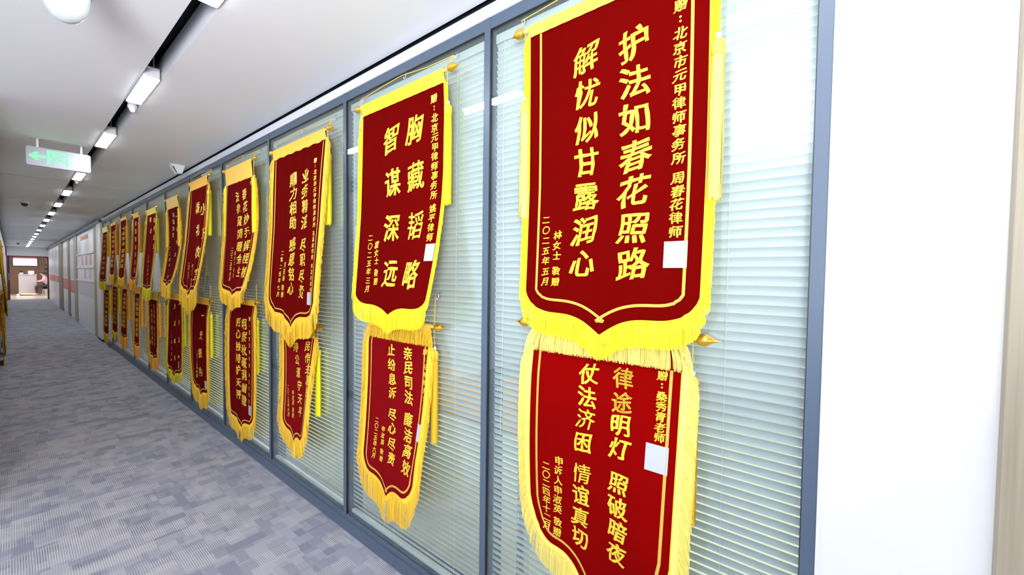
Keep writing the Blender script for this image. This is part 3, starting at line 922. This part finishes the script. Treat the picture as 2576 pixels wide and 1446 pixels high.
#        fringe   header  red        header kind  braid  ribbon inset(s)  folds
STY = dict(
    A1=('bright', 'pale', 'crimson', 'plain', .006, (.040,), .0006),
    A2=('pale', 'pale', 'scarlet', 'fringe', .022, (.026,), .001),
    B1=('bright', 'bright', 'crimson', 'plain', .006, (), .001),
    B2=('gold', 'pale', 'rose', 'fringe', .022, (.022,), .001),
    C1=('gold', 'gold', 'crimson', 'plain', .024, (.022,), .0025),
    C2=('gold', 'gold', 'rose', 'fringe', .024, (.022,), .001),
    D1=('gold', 'gold', 'dark', 'plain', .024, (.026,), .003),
    D2=('gold', 'gold', 'dark', 'plain', .022, (.022,), .0028),
    E1=('gold', 'orange', 'dark', 'plain', .024, (.030,), .003),
    E2=('gold', 'orange', 'crimson', 'plain', .024, (.030,), .003),
    F1=('gold', 'gold', 'dark', 'plain', .024, (.028,), .002),
    F2=('lemon', 'orange', 'dark', 'plain', .020, (.028,), .004),
    G1=('lemon', 'lemon', 'dark', 'plain', .022, (.028,), .003),
    G2=('orange', 'gold', 'crimson', 'plain', .020, (.028,), .002),
    H1=('orange', 'orange', 'dark', 'plain', .024, (.028,), .002),
    H2=('orange', 'gold', 'dark', 'plain', .020, (.028,), .002),
    I1=('gold', 'gold', 'dark', 'plain', .020, (), .002),
    I2=('orange', 'orange', 'dark', 'plain', .024, (.028,), .002),
    J1=('orange', 'orange', 'dark', 'plain', .024, (), .002),
    J2=('lemon', 'orange', 'crimson', 'plain', .020, (), .002),
    K1=('lemon', 'bright', 'dark', 'plain', .020, (.028,), .002),
    K2=('gold', 'gold', 'dark', 'plain', .020, (), .002))
GEN = {'执法如山 情系百姓': .62, '一心为公 廉洁高效': .36}
PROF = [(0, 1), (.012, .86), (.032, .73), (.074, .575), (.12, .49), (.174, .45), (.24, .445), (.30, .43), (.36, .37), (.41, .27), (.46, .13), (.5, 0)]
WORDS = dict(A='nearest glass pane', B='second nearest pane', C='third nearest pane', D='fourth nearest pane', E='fifth nearest pane',
             F='sixth nearest pane', G='seventh nearest pane', H='eighth nearest pane', I='ninth nearest pane', J='tenth nearest pane', K='farthest pane')
DESC = dict(A1='large crimson pennant with bright yellow fringe, top row on the ', A2='scarlet pennant with thick pale gold fringe, bottom row on the ',
            B1='crimson pennant with bright yellow satin top, upper row on the ', B2='rose-red pennant curling outward, gold fringe, lower row on the ',
            C1='tall crimson pennant with golden braid border, upper row on the ', C2='narrow rose-red pennant curling outward, lower row on the ',
            D1='dark red pennant with gathered golden top, upper row on the ', D2='dark red folded velvet pennant, lower row on the ',
            E1='dark red pennant bulging outward with wide fringe, upper row on the ', E2='crimson pennant ending near the floor, lower row on the ',
            F1='dark red pennant with golden border, upper row on the ', F2='dark red pennant with dull yellow fringe, lower row on the ',
            G1='dark pennant with lemon yellow top and fringe, upper row on the ', G2='crimson pennant with orange fringe, lower row on the ',
            H1='dark pennant with orange border and bold characters, upper row on the ', H2='narrow pennant with orange fringe, lower row on the ',
            I1='small dark pennant with golden top, upper row on the ', I2='dark pennant with broad orange fringe, lower row on the ',
            J1='orange-topped narrow pennant, upper row on the ', J2='crimson sliver of a pennant, lower row on the ',
            K1='last pennant with bright yellow top, upper row on the ', K2='last pennant with golden fringe, lower row on the ')


def quad(p, z):
    (z0, a), (z1, b), (z2, c) = p
    z = min(max(z, z2-.06), z0)
    return a*(z-z1)*(z-z2)/((z0-z1)*(z0-z2))+b*(z-z0)*(z-z2)/((z1-z0)*(z1-z2))+c*(z-z0)*(z-z1)/((z2-z0)*(z2-z1))


FIN = [(.0025, -.02), (.0045, -.004), (.010, 0), (.0115, .004), (.010, .008), (.0125, .010), (.0165, .016), (.0175, .024), (.016, .032),
       (.011, .040), (.006, .046), (.0035, .054), (.0012, .066)]


def resample(path, ds):
    out, acc = [path[0]], 0
    for i in range(1, len(path)):
        a, b = path[i-1], path[i]
        L = math.hypot(b[0]-a[0], b[1]-a[1])
        t = ds-acc
        while t <= L:
            out.append((a[0]+(b[0]-a[0])*t/L, a[1]+(b[1]-a[1])*t/L))
            t += ds
        acc = (acc+L) % ds
    return out


def normals(path, sm=1):
    n = len(path)
    r = []
    for i in range(n):
        a, b = path[max(i-sm, 0)], path[min(i+sm, n-1)]
        dx, dz = b[0]-a[0], b[1]-a[1]
        L = math.hypot(dx, dz) or 1
        r.append((dz/L, -dx/L))       # path runs down the far side, along the bottom, up the near side: this points outward
    return r


def banner(key, b):
    fr, hd, rd, hk, braid, ribs, fold = STY[key]
    if key[0] not in 'AB':
        braid *= 1.3
    near = key[0] in 'AB'
    mid = key[0] in 'CDE'
    YL, YR, zt, zr = b['YL'], b['YR'], b['zt'], ROD[key]
    W = YL-YR
    base = (D, YL, zr)
    ph = random.uniform(0, 6)
    upper = key[1] == '1'
    xtop = D-(.035 if upper else .020)

    def S(a, z, lift=0.0):
        u = max(0, min(1, a/W))
        l, r = quad(b['L'], z), quad(b['R'], z)
        off = l+(r-l)*u*u
        k = min(1, max(0, (zr-z)/.25))
        off += fold*k*(math.sin(a*2*PI/.135+ph)+.6*math.sin(a*2*PI/.083+ph*2+z*2))
        if upper:
            off += .014*max(0, min(1, (1.75-z)/.4))
        else:
            off = min(off, .018+max(0, zr-z)*.14)      # starts close to the glass under the upper pennant
        return (-off-lift, -a, z-zr)

    root = empty('pennant', DESC[key]+WORDS[key[0]], 'banner', base, 'award pennants hung on the glass wall')
    # outline of the lower edge
    d = b['zc']-b['tip']
    us, hs = [p[0] for p in PROF], [p[1] for p in PROF]
    N = 25 if not (near or mid) else 45
    ug = [i/(N-1) for i in range(N)]
    ug = sorted(set([round(x, 5) for x in ug+[0, .012, .032, .074, .926, .968, .988, 1, .5]]))

    def low(u):
        q = min(u, 1-u)
        for i in range(len(us)-1):
            if us[i] <= q <= us[i+1]+1e-9:
                t = (q-us[i])/(us[i+1]-us[i])
                return b['tip']+d*(hs[i]+(hs[i+1]-hs[i])*t)
        return b['tip']
    lows = [low(u) for u in ug]
    ls = lows[:]
    for i in range(2, len(ug)-2):
        if abs(ug[i]-.5) > .01:
            ls[i] = (lows[i-1]+2*lows[i]+lows[i+1])/4
    lows = ls
    R = 26 if (near or mid) else 12
    for nm, lift, mt in (('cloth', 0, RED[rd]), ('lining', -.0025, M_LINE)):
        v = []
        for r in range(R+1):
            for u, zl in zip(ug, lows):
                z = zr+(zl-zr)*r/R
                v.append(S(u*W, z, lift))
        n = len(ug)
        f = [(r*n+i, (r+1)*n+i, (r+1)*n+i+1, r*n+i+1) for r in range(R) for i in range(n-1)]
        obj(nm, MB().add(v, f), mt, root, smooth=True)
    path = [(0, zr-(zr-b['zc'])*i/20) for i in range(20)]+[(u*W, z) for u, z in zip(ug, lows)]+[(W, b['zc']+(zr-b['zc'])*(i+1)/20) for i in range(20)]
    fine = resample(path, .006)
    nf = normals(fine, 2)

    def strip(d0, d1, lift, zmax=9, wave=0):
        v, f = [], []
        pts = [(p, q) for p, q in zip(fine, nf) if p[1] < zmax]
        for i, ((a, z), (na, nz)) in enumerate(pts):
            e = wave*math.sin(i*.006*2*PI/.022)
            for dd in (d0+e, (d0+d1)/2+e, d1+e):
                v.append(S(a+na*dd, z+nz*dd, lift if dd != (d0+d1)/2+e else lift+.0012))
        for i in range(len(pts)-1):
            for k in range(2):
                f.append((i*3+k, i*3+k+1, i*3+3+k+1, i*3+3+k))
        return MB().add(v, f)
    # braid sewn along the edge
    br = obj('braid', strip(-.003, braid, .0022, zt+.01), YEL[fr] if near else HDR[fr], root, smooth=True)
    if braid > .01 and (near or mid):
        obj('wavy_cord', strip(braid-.006, braid-.003, .0042, zt, .0025), M_CORD, br, smooth=True)
        if near:
            obj('edge_cord', strip(-.004, -.001, .004, zt), M_CORD, br, smooth=True)
    elif near:
        obj('edge_cord', strip(-.001, .001, .0035, zt), M_LINE, br, smooth=True)
    # fringe: single threads hanging from the braid
    ds = .0011 if near else (.0018 if mid else .0042)
    tw = .0013 if near else (.0026 if mid else .0062)
    th = resample(path, ds)
    tn = normals(th, 5)
    rnd = random.random
    v, f = [], []

    def thread(a, z, da, dz, lift, wdt, curl):
        bse = len(v)
        yaw = (rnd()-.5)*1.1
        cx, cy = math.sin(yaw)*wdt/2, math.cos(yaw)*wdt/2
        K = 3 if (near or mid) else 2
        for k in range(K+1):
            t = k/K
            aa = a+da*(1-(1-t)**1.7)
            zz = z+dz*t**1.15
            p = S(aa, zz, lift+curl*math.sin(t*2.5))
            ww = 1-.35*t
            v.append((p[0]-cx*ww, p[1]-cy*ww, p[2]))
            v.append((p[0]+cx*ww, p[1]+cy*ww, p[2]))
        for k in range(K):
            f.append((bse+2*k, bse+2*k+1, bse+2*k+3, bse+2*k+2))
    side = .016 if braid < .01 else (.024 if near else .038)
    for (a, z), (na, nz) in zip(th, tn):
        if z > zt+.01:
            continue
        dn = max(0, -nz)
        L = b['ft']*(1.02 if dn > .5 else .7+.3*dn)*(1-.10*rnd())
        if dn < .3:
            L = .05*(1+.25*rnd())
            if braid < .01:
                L = .03*(1+.4*rnd())
        for rep in range(2):
            thread(a+na*braid*.7+(rnd()-.5)*.001, z+nz*braid*.7, na*side*(.75+.5*rnd())*(1-dn*.85), -L, .001+.005*rnd(), tw, .004*rnd())
    obj('fringe', MB().add(v, f), YEL[fr], root, kind='stuff')
    # gold ribbon lines
    for r_ in ribs:
        obj('ribbon', strip(-r_, -r_-.0085, .0012, zt), M_RIB, root, smooth=True)
    # rod, finials, header
    obj('rod', MB().lathe([(.008, -.024), (.008, W+.024)], (xtop-D, .0, 0), 'y', 12, -1), M_ROD, root, smooth='auto')
    for sg, y in ((1, .022), (-1, -W-.022)):
        obj('finial', MB().lathe(FIN, (xtop-D, y, 0), 'y', 20, sg), M_FIN, root, smooth='auto', fix=True)
    zb = zt if hk == 'plain' else zr-.026
    hv, hf = [], []
    K = 40
    prof = [(.011*math.cos(t), .011*math.sin(t)) for t in [PI*.95-(PI*.95)*q/6 for q in range(7)]]
    rows = 10
    for i in range(K+1):
        a = -.004+(W+.008)*i/K
        g = .0012*math.sin(a*2*PI/.021+ph)*(1 if hd in ('gold', 'orange') else .15)
        s = [(p[0]-.0, p[1]) for p in []]
        ring = []
        for q in range(7):
            t = PI*q/6
            ring.append((xtop-D+.011*math.cos(t), -a, .011*math.sin(t)))
        x0 = xtop-D-.011
        for q in range(1, 5):
            z = zr+(zb-zr)*q/4+(g*2 if q == 4 else 0)
            ps = S(a, z, .003+g)
            k = min(1, q/3)
            ring.append((x0*(1-k)+ps[0]*k, -a, z-zr))
        hv += ring
    M_ = 11
    for i in range(K):
        for q in range(M_-1):
            hf.append((i*M_+q, (i+1)*M_+q, (i+1)*M_+q+1, i*M_+q+1))
    obj('header', MB().add(hv, hf), HDR[hd], root, smooth=True)
    if hk == 'fringe':
        v, f = [], []
        for (a, z), _ in zip(resample([(-.008, zr-.02), (W+.008, zr-.02)], ds), range(9999)):
            e = 1 if 0 < a < W else 1.2
            da = (a-W/2)/W*.02*(1 if .08 < a/W < .92 else 2.2)
            for rep in range(2):
                thread(a, z, da*(.6+.6*rnd()), -(zr-.02-zt)*(.93+.14*rnd())*e, .006+.006*rnd(), tw*1.1, .006*rnd())
        obj('header_fringe', MB().add(v, f), YEL[fr], root, kind='stuff')
        v, f = [], []
        for i in range(K*2+1):
            a = -.006+(W+.012)*i/(2*K)
            e = .003*math.sin(a*2*PI/.03)
            for dz in (0, -.004):
                v.append(S(a, zr-.026+e+dz, .011))
        for i in range(K*2):
            f.append((i*2, i*2+1, i*2+3, i*2+2))
        obj('wavy_cord', MB().add(v, f), M_CORD, root, smooth=True)
    # tassels from the rod ends
    for sg, y in ((1, .020), (-1, -W-.020)):
        zt0 = -.13 if key != 'A1' else (-.235 if sg < 0 else -.235)
        if key == 'B1':
            zt0 = -.14
        if key in ('A2', 'B2'):
            zt0 = -.10
        if key == 'A2' and sg > 0:
            continue
        xx = xtop-D+.002
        tas = obj('tassel', MB(), M_CORD, root) if False else None
        Ls = .365
        sk = MB()
        v, f = [], []
        n_ = 110 if near else (50 if mid else 20)
        zt1 = zt0-.045
        for k in range(n_):
            t = 2*PI*k/n_+rnd()*.2
            rr = (.0150 if k % 2 else .0125)
            x0, y0 = math.cos(t), math.sin(t)
            wd = tw*1.5
            bse = len(v)
            LL = Ls*(1-.04*rnd())
            wob = rnd()*6
            for q in range(5):
                s = q/4
                r3 = rr*(1+.15*math.sin(s*2.2))+.001*math.sin(wob+s*5)
                cx, cy, cz = xx+x0*r3, y+y0*r3, zt1-LL*s
                v.append((cx+y0*wd/2, cy-x0*wd/2, cz))
                v.append((cx-y0*wd/2, cy+x0*wd/2, cz))
            for q in range(4):
                f.append((bse+2*q, bse+2*q+1, bse+2*q+3, bse+2*q+2))
        sk.add(v, f)
        sk.lathe([(.0125, zt1), (.0130, zt1-.1), (.0125, zt1-.30), (.005, zt1-.34)], (xx, y, 0), 'z', 10)
        tcol = {'bright': 'bright' if not (key == 'A1') else 'pale', 'pale': 'gold'}.get(fr, 'bright' if key[0] in 'CDE' else fr)
        tas = obj('tassel', sk, YEL[tcol], root)
        obj('cap', MB().lathe([(.001, zt0), (.009, zt0-.002), (.0152, zt0-.009), (.0168, zt0-.018), (.0155, zt0-.026), (.0165, zt0-.032), (.0150, zt0-.045)],
                              (xx, y, 0), 'z', 14), HDR[tcol], tas, smooth=True, fix=True)
        if key == 'A2':
            obj('red_band', MB().lathe([(.0172, zt0-.022), (.0172, zt0-.058)], (xx, y, 0), 'z', 14), M_BEADR, tas, smooth='auto')
        obj('bead', MB().sphere((xx, y, zt0+.007), .0078), M_BEADW, tas, smooth=True)
        obj('gold_bead', MB().sphere((xx, y, zt0+.0165), .0042), M_FIN if key != 'B1' else M_BEADR, tas, smooth=True)
        obj('tassel_cord', MB().tube([(xx-.004, y, .008), (xx-.003, y, zt0*.5), (xx, y, zt0+.018)], .0013, 6), M_CORD, tas)
    # hanging cord up to the hooks
    hz = .060
    hx = -.012
    if upper:
        pts = [(xtop-D, .018, .009), (hx-.01, .05, hz-.006), (hx-.012, -W*.22, hz+.006), (hx-.012, -W*.5, hz+.014), (hx-.012, -W*.8, hz-.004), (hx-.01, -W-.04, hz-.006), (xtop-D, -W-.018, .009)]
        obj('hanging_cord', MB().tube(pts, .0015, 6), M_CORD, root)
    else:
        for sg in (0, 1):
            y = .018 if sg == 0 else -W-.018
            obj('hanging_cord', MB().tube([(xtop-D, y, .008), (hx-.01, y+(.008 if sg == 0 else -.008), .13)], .0015, 6), M_CORD, root)
    # lettering
    T = b.get('T')
    if T is None:
        T = []
        for s, u in GEN.items():
            T.append((s, u*W, zr-.16, u*W, b['zc']+.12, .075, .06))
        T.append(('二〇二五年六月', .17*W, zr-.62, .17*W, b['zc']+.10, .04, .032))
    for s, a0, z0, a1, z1, wm, hm in T:
        unit = [1.0 if c != ' ' else .45 for c in s]
        pos, c = [], 0
        for i, uq in enumerate(unit):
            pos.append(c+uq/2)
            c += uq
        p0, p1 = pos[0], pos[-1]
        mb = MB()
        big = hm > .05 and key[0] in 'ABCDE'
        for ch, q in zip(s, pos):
            if ch == ' ':
                continue
            t = (q-p0)/max(1e-6, p1-p0)
            ac, zc_ = a0+(a1-a0)*t, z0+(z1-z0)*t
            if ch == '：':
                vv = []
                for dz in (.16, -.16):
                    for k in range(8):
                        vv.append((.09*math.cos(k*PI/4), dz+.09*math.sin(k*PI/4)))
                ff = [tuple(range(8)), tuple(range(8, 16))]
            else:
                vv, ff = glyph(ch, 1.15 if hm > .05 else 1.0)
            wl = min(wm, hm*1.08)
            if big:
                obj('character', MB().add([S(ac+x*wl*1.06, zc_+y*hm*1.06, .0016) for x, y in vv], ff), M_GOLD, root)
                continue
            mb.add([S(ac+x*wl*1.06, zc_+y*hm*1.06, .0016) for x, y in vv], ff)
        if mb.v:
            obj('verse' if hm > .05 else 'inscription', mb, M_GOLD, root)
    if 'S' in b:
        a, z = b['S']
        n_ = 3
        v = [S(a+(i/n_-.5)*.062, z+(.5-j/n_)*.072, .0022) for j in range(n_+1) for i in range(n_+1)]
        v += [(p[0]+.0006, p[1], p[2]) for p in v]
        q = (n_+1)**2
        f = [(j*(n_+1)+i, (j+1)*(n_+1)+i, (j+1)*(n_+1)+i+1, j*(n_+1)+i+1) for j in range(n_) for i in range(n_)]
        f += [tuple(q+k for k in reversed(t)) for t in f]
        so = obj('sticker', MB().add(v, f), M_STICK, root)
        so['label'] = 'blank white card sticker'
    return root


roots = {}
for key, b in BAN.items():
    roots[key] = banner(key, b)

# pennants on the left wall: copies turned to face the other way
pos = {True: 'upper', False: 'lower'}
kk = 0
for i, (src, y, z) in enumerate((('K1', 9.9, 1.90), ('K2', 9.9, 1.00), ('I1', 11.0, 1.90), ('I2', 11.0, 1.00), ('J1', 12.1, 1.90), ('J2', 12.1, 1.00), ('H1', 13.2, 1.90), ('H2', 13.2, 1.00))):
    s = roots[src]
    c = s.copy()
    COL.objects.link(c)
    c.location = (XL, y-.25, z)
    c.rotation_euler = (0, 0, PI)
    c['label'] = '%s-row pennant on the left wall, %s from the left picture edge' % (pos[z > 1.5], ['nearest', 'second', 'third', 'fourth'][i//2])
    c['group'] = 'pennants on the left wall'
    for ch in list(s.children):
        q = ch.copy()
        COL.objects.link(q)
        q.parent = c
        for g in list(ch.children):
            h = g.copy()
            COL.objects.link(h)
            h.parent = q

# ------------------------------------------------------------------ clear hooks on the glass
HK = []
for key, nm in (('A1', 'nearest'), ('B1', 'second nearest'), ('C1', 'third nearest'), ('D1', 'fourth nearest')):
    b = BAN[key]
    Wb = b['YL']-b['YR']
    HK += [(b['YL']+.05, ROD[key]+.060, 'left hook above the %s upper pennant' % nm), (b['YL']-Wb*.5, ROD[key]+.078, 'middle hook above the %s upper pennant' % nm),
           (b['YR']-.04, ROD[key]+.060, 'right hook above the %s upper pennant' % nm)]
for key, nm in (('B2', 'second nearest'), ('C2', 'third nearest')):
    b = BAN[key]
    HK.append((b['YR']-.026, ROD[key]+.132, 'hook holding the right cord of the %s lower pennant' % nm))
hm0 = None
for y, z, lb in HK:
    r0 = empty('clear_hook', 'transparent plastic '+lb, 'hook', (D+.002, y, z), 'clear adhesive hooks on the glass')
    if hm0 is None:
        h1 = obj('disc', MB().lathe([(.001, -.006), (.008, -.0055), (.0125, -.002), (.013, .0)], (0, 0, .010), 'x', 16), M_CLEAR, r0, smooth='auto')
        pts = [(-.005, 0, .008), (-.006, 0, -.008)]+[(-.012-.006*math.cos(t), 0, -.008-.007*math.sin(t)) for t in [PI+PI*q/6 for q in range(7)][::-1]]
        pts = [(-.005, 0, .008), (-.006, 0, -.006), (-.009, 0, -.013), (-.014, 0, -.013), (-.017, 0, -.007)]
        h2 = obj('prong', MB().tube(pts, .0018, 6), M_BEADW, r0, smooth=True)
        hm0 = (h1, h2)
    else:
        for q in hm0:
            c = q.copy()
            c.parent = r0
            COL.objects.link(c)

# ------------------------------------------------------------------ reception beyond the doorway
dk = empty('reception_desk', 'pale lilac reception desk with a warm glowing base strip', 'desk', (.58, 34.5, 0))
obj('front', MB().box((-.32, -.05, .10), (.31, .45, 1.12)), M_DESK, dk)
obj('top', MB().box((-.34, -.08, 1.121), (.33, .48, 1.16)), M_DESK, dk)
obj('plinth', MB().box((-.28, 0, 0), (.28, .4, .0995)), M_DARK, dk)
obj('light_strip', MB().box((-.26, -.045, .06), (.29, -.03, .095)), M_GLOW, dk)
lp = empty('floor_lamp', 'small warm floor spotlight beside the reception desk', 'lamp', (.23, 34.1, 0))
obj('base', MB().lathe([(.05, 0), (.05, .015)]), M_METAL, lp, smooth='auto')
obj('bulb', MB().sphere((0, 0, .06), .045), mat('warm_bulb', (1, .9, .6), .4, emit=8, ecol=(1, .85, .5)), lp, smooth=True)
sc = empty('wall_screen', 'bright white wall screen with a red top bar', 'screen', (.54, 36.98, 1.65))
obj('bezel', MB().box((-.47, -.05, -.02), (.47, 0, .50)), M_MAROON, sc)
obj('display', MB().box((-.44, -.055, .015), (.44, -.0505, .41)), M_SCREEN, sc)
obj('red_bar', MB().box((-.44, -.055, .411), (.44, -.0505, .475)), M_SCRED, sc)


def leaves(c, n, L, spread, wd=.035, upz=.6, seed=1):
    r = random.Random(seed)
    mb = MB()
    for k in range(n):
        t = r.uniform(0, 2*PI)
        el = r.uniform(.15, 1)
        dx, dy = math.cos(t)*spread*el, math.sin(t)*spread*el
        l = L*r.uniform(.6, 1)
        pts = []
        for q in range(4):
            s = q/3
            pts.append(Vector((c[0]+dx*s*l, c[1]+dy*s*l, c[2]+upz*l*math.sin(s*2.2)*(1.2-el*.5))))
        sd = Vector((-math.sin(t), math.cos(t), 0))*wd
        v = []
        for q, p in enumerate(pts):
            ww = [.3, 1, .8, .05][q]
            v += [p-sd*ww, p+sd*ww]
        mb.add(v, [(2*q, 2*q+1, 2*q+3, 2*q+2) for q in range(3)])
    return mb


pt = empty('desk_plant', 'dark green leafy plant on the left end of the reception desk', 'plant', (.36, 34.55, 1.16))
obj('pot', MB().lathe([(.05, 0), (.07, .10), (.062, .10), (.055, .03)], n=16), M_POT, pt, smooth='auto')
obj('foliage', leaves((0, 0, .08), 60, .26, .75, .02, .55, 3), M_LEAF, pt, kind='stuff')
bxo = empty('white_monitor', 'white rounded monitor standing on the reception desk', 'monitor', (.70, 34.6, 1.16))
obj('body', MB().rbox((-.11, -.02, .03), (.11, .02, .20), .03, 'y'), M_PLW, bxo, smooth='auto', fix=True)
obj('foot', MB().box((-.05, -.03, 0), (.05, .03, .03)), M_PLW, bxo)
tp = empty('tall_plant', 'tall leafy green plant against the right side of the reception', 'plant', (1.33, 35.9, 0))
obj('pot', MB().lathe([(.12, 0), (.16, .35), (.14, .35), (.12, .30)], n=20), M_POT, tp, smooth='auto')
obj('stem', MB().tube([(0, 0, .3), (.02, 0, 1.0), (-.02, .02, 1.7)], .02), M_WOODD, tp)
fl = MB()
for q, z in enumerate((.9, 1.15, 1.4, 1.65)):
    b2 = leaves((0, 0, z), 34, .34, .9, .035, .4, 10+q)
    fl.add(b2.v, b2.f)
obj('foliage', fl, M_LEAF, tp, kind='stuff')

ch = empty('office_chair', 'grey metal-legged chair under the seated person', 'chair', (1.27, 34.1, 0))
obj('seat', MB().rbox((-.20, -.2, .355), (.20, .2, .405), .05, 'z'), M_PLB, ch, smooth='auto', fix=True)
obj('backrest', MB().rbox((.19, -.19, .55), (.22, .19, .85), .05, 'x'), M_PLB, ch, smooth='auto', fix=True)
for sx in (-1, 1):
    for sy in (-1, 1):
        obj('leg', MB().tube([(sx*.17, sy*.16, .355), (sx*.19, sy*.18, 0)], .012), M_METAL, ch)
obj('back_post', MB().tube([(.18, 0, .45), (.205, 0, .6)], .015), M_METAL, ch)

# seated person, built as one skinned body
pr = empty('person', 'seated person in a pink top with dark hair, leaning towards the desk', 'person', (1.25, 34.1, 0))


def skin(name, verts, edges, radii, m, parent, lv=1):
    me = bpy.data.meshes.new(name)
    me.from_pydata(verts, edges, [])
    o = bpy.data.objects.new(name, me)
    COL.objects.link(o)
    md = o.modifiers.new('s', 'SKIN')
    md.use_smooth_shade = True
    for i, s in enumerate(me.skin_vertices[0].data):
        s.radius = (radii[i], radii[i])
        s.use_root = (i == 0)
    ss = o.modifiers.new('u', 'SUBSURF')
    ss.levels = ss.render_levels = lv
    dg = bpy.context.evaluated_depsgraph_get()
    m2 = bpy.data.meshes.new_from_object(o.evaluated_get(dg))
    bpy.data.objects.remove(o)
    m2.materials.clear()
    m2.materials.append(m)
    m2.name = name
    m2.shade_smooth()
    q = bpy.data.objects.new(name, m2)
    COL.objects.link(q)
    q.parent = parent
    return q


V = [(.02, 0, .56), (-.02, 0, .75), (-.07, 0, .95), (-.11, 0, 1.06), (-.14, 0, 1.12), (-.17, 0, 1.20), (-.18, 0, 1.27)]
Rr = [.13, .115, .125, .07, .045, .082, .07]
Ed = [(i, i+1) for i in range(6)]


def limb(start, pts, rs):
    p = start
    for q, r in zip(pts, rs):
        V.append(q)
        Rr.append(r)
        Ed.append((p, len(V)-1))
        p = len(V)-1
    return p


for s in (-1, 1):
    limb(0, [(-.02, s*.09, .54), (-.40, s*.11, .52), (-.38, s*.11, .30), (-.37, s*.11, .09), (-.47, s*.11, .035)], [.085, .062, .05, .035, .028])
    h = limb(2, [(-.08, s*.16, 1.02), (-.16, s*.22, .82), (-.36, s*.14, .78), (-.42, s*.13, .79)], [.055, .042, .03, .024])
    for k in range(4):
        limb(h, [(-.46, s*(.105+k*.018), .79), (-.50+.01*abs(k-1), s*(.10+k*.019), .775)], [.009, .008])
    limb(h, [(-.44, s*.095, .785), (-.47, s*.085, .78)], [.010, .009])
skin('body', V, Ed, Rr, M_SKIN, pr, 1)
V, Ed, Rr = [(.02, 0, .58), (-.02, 0, .75), (-.07, 0, .95), (-.105, 0, 1.05)], [(0, 1), (1, 2), (2, 3)], [.145, .13, .138, .07]
for s in (-1, 1):
    limb(2, [(-.08, s*.16, 1.02), (-.16, s*.22, .82), (-.33, s*.15, .785)], [.066, .053, .040])
skin('blouse', V, Ed, Rr, M_PINK, pr, 1)
V, Ed, Rr = [(.02, 0, .54)], [], [.14]
for s in (-1, 1):
    limb(0, [(-.02, s*.09, .54), (-.40, s*.11, .52), (-.38, s*.11, .30), (-.37, s*.11, .12)], [.095, .072, .058, .048])
skin('trousers', V, Ed, Rr, M_TROU, pr, 1)
for s in (-1, 1):
    obj('shoe', MB().rbox((-.50, s*.11-.04, 0), (-.34, s*.11+.04, .07), .03, 'z'), M_SHOE, pr, smooth='auto', fix=True)
hb = MB().sphere((-.155, 0, 1.265), .098, 16, 10, 1.08)
hb.v = [(x+(.03 if z < 1.25 else 0), y, z) for x, y, z in hb.v]
obj('hair', hb, M_HAIR, pr, smooth=True)
fc = MB().sphere((-.245, 0, 1.19), .012, 8, 6)
obj('nose', fc, M_SKIN, pr, smooth=True)
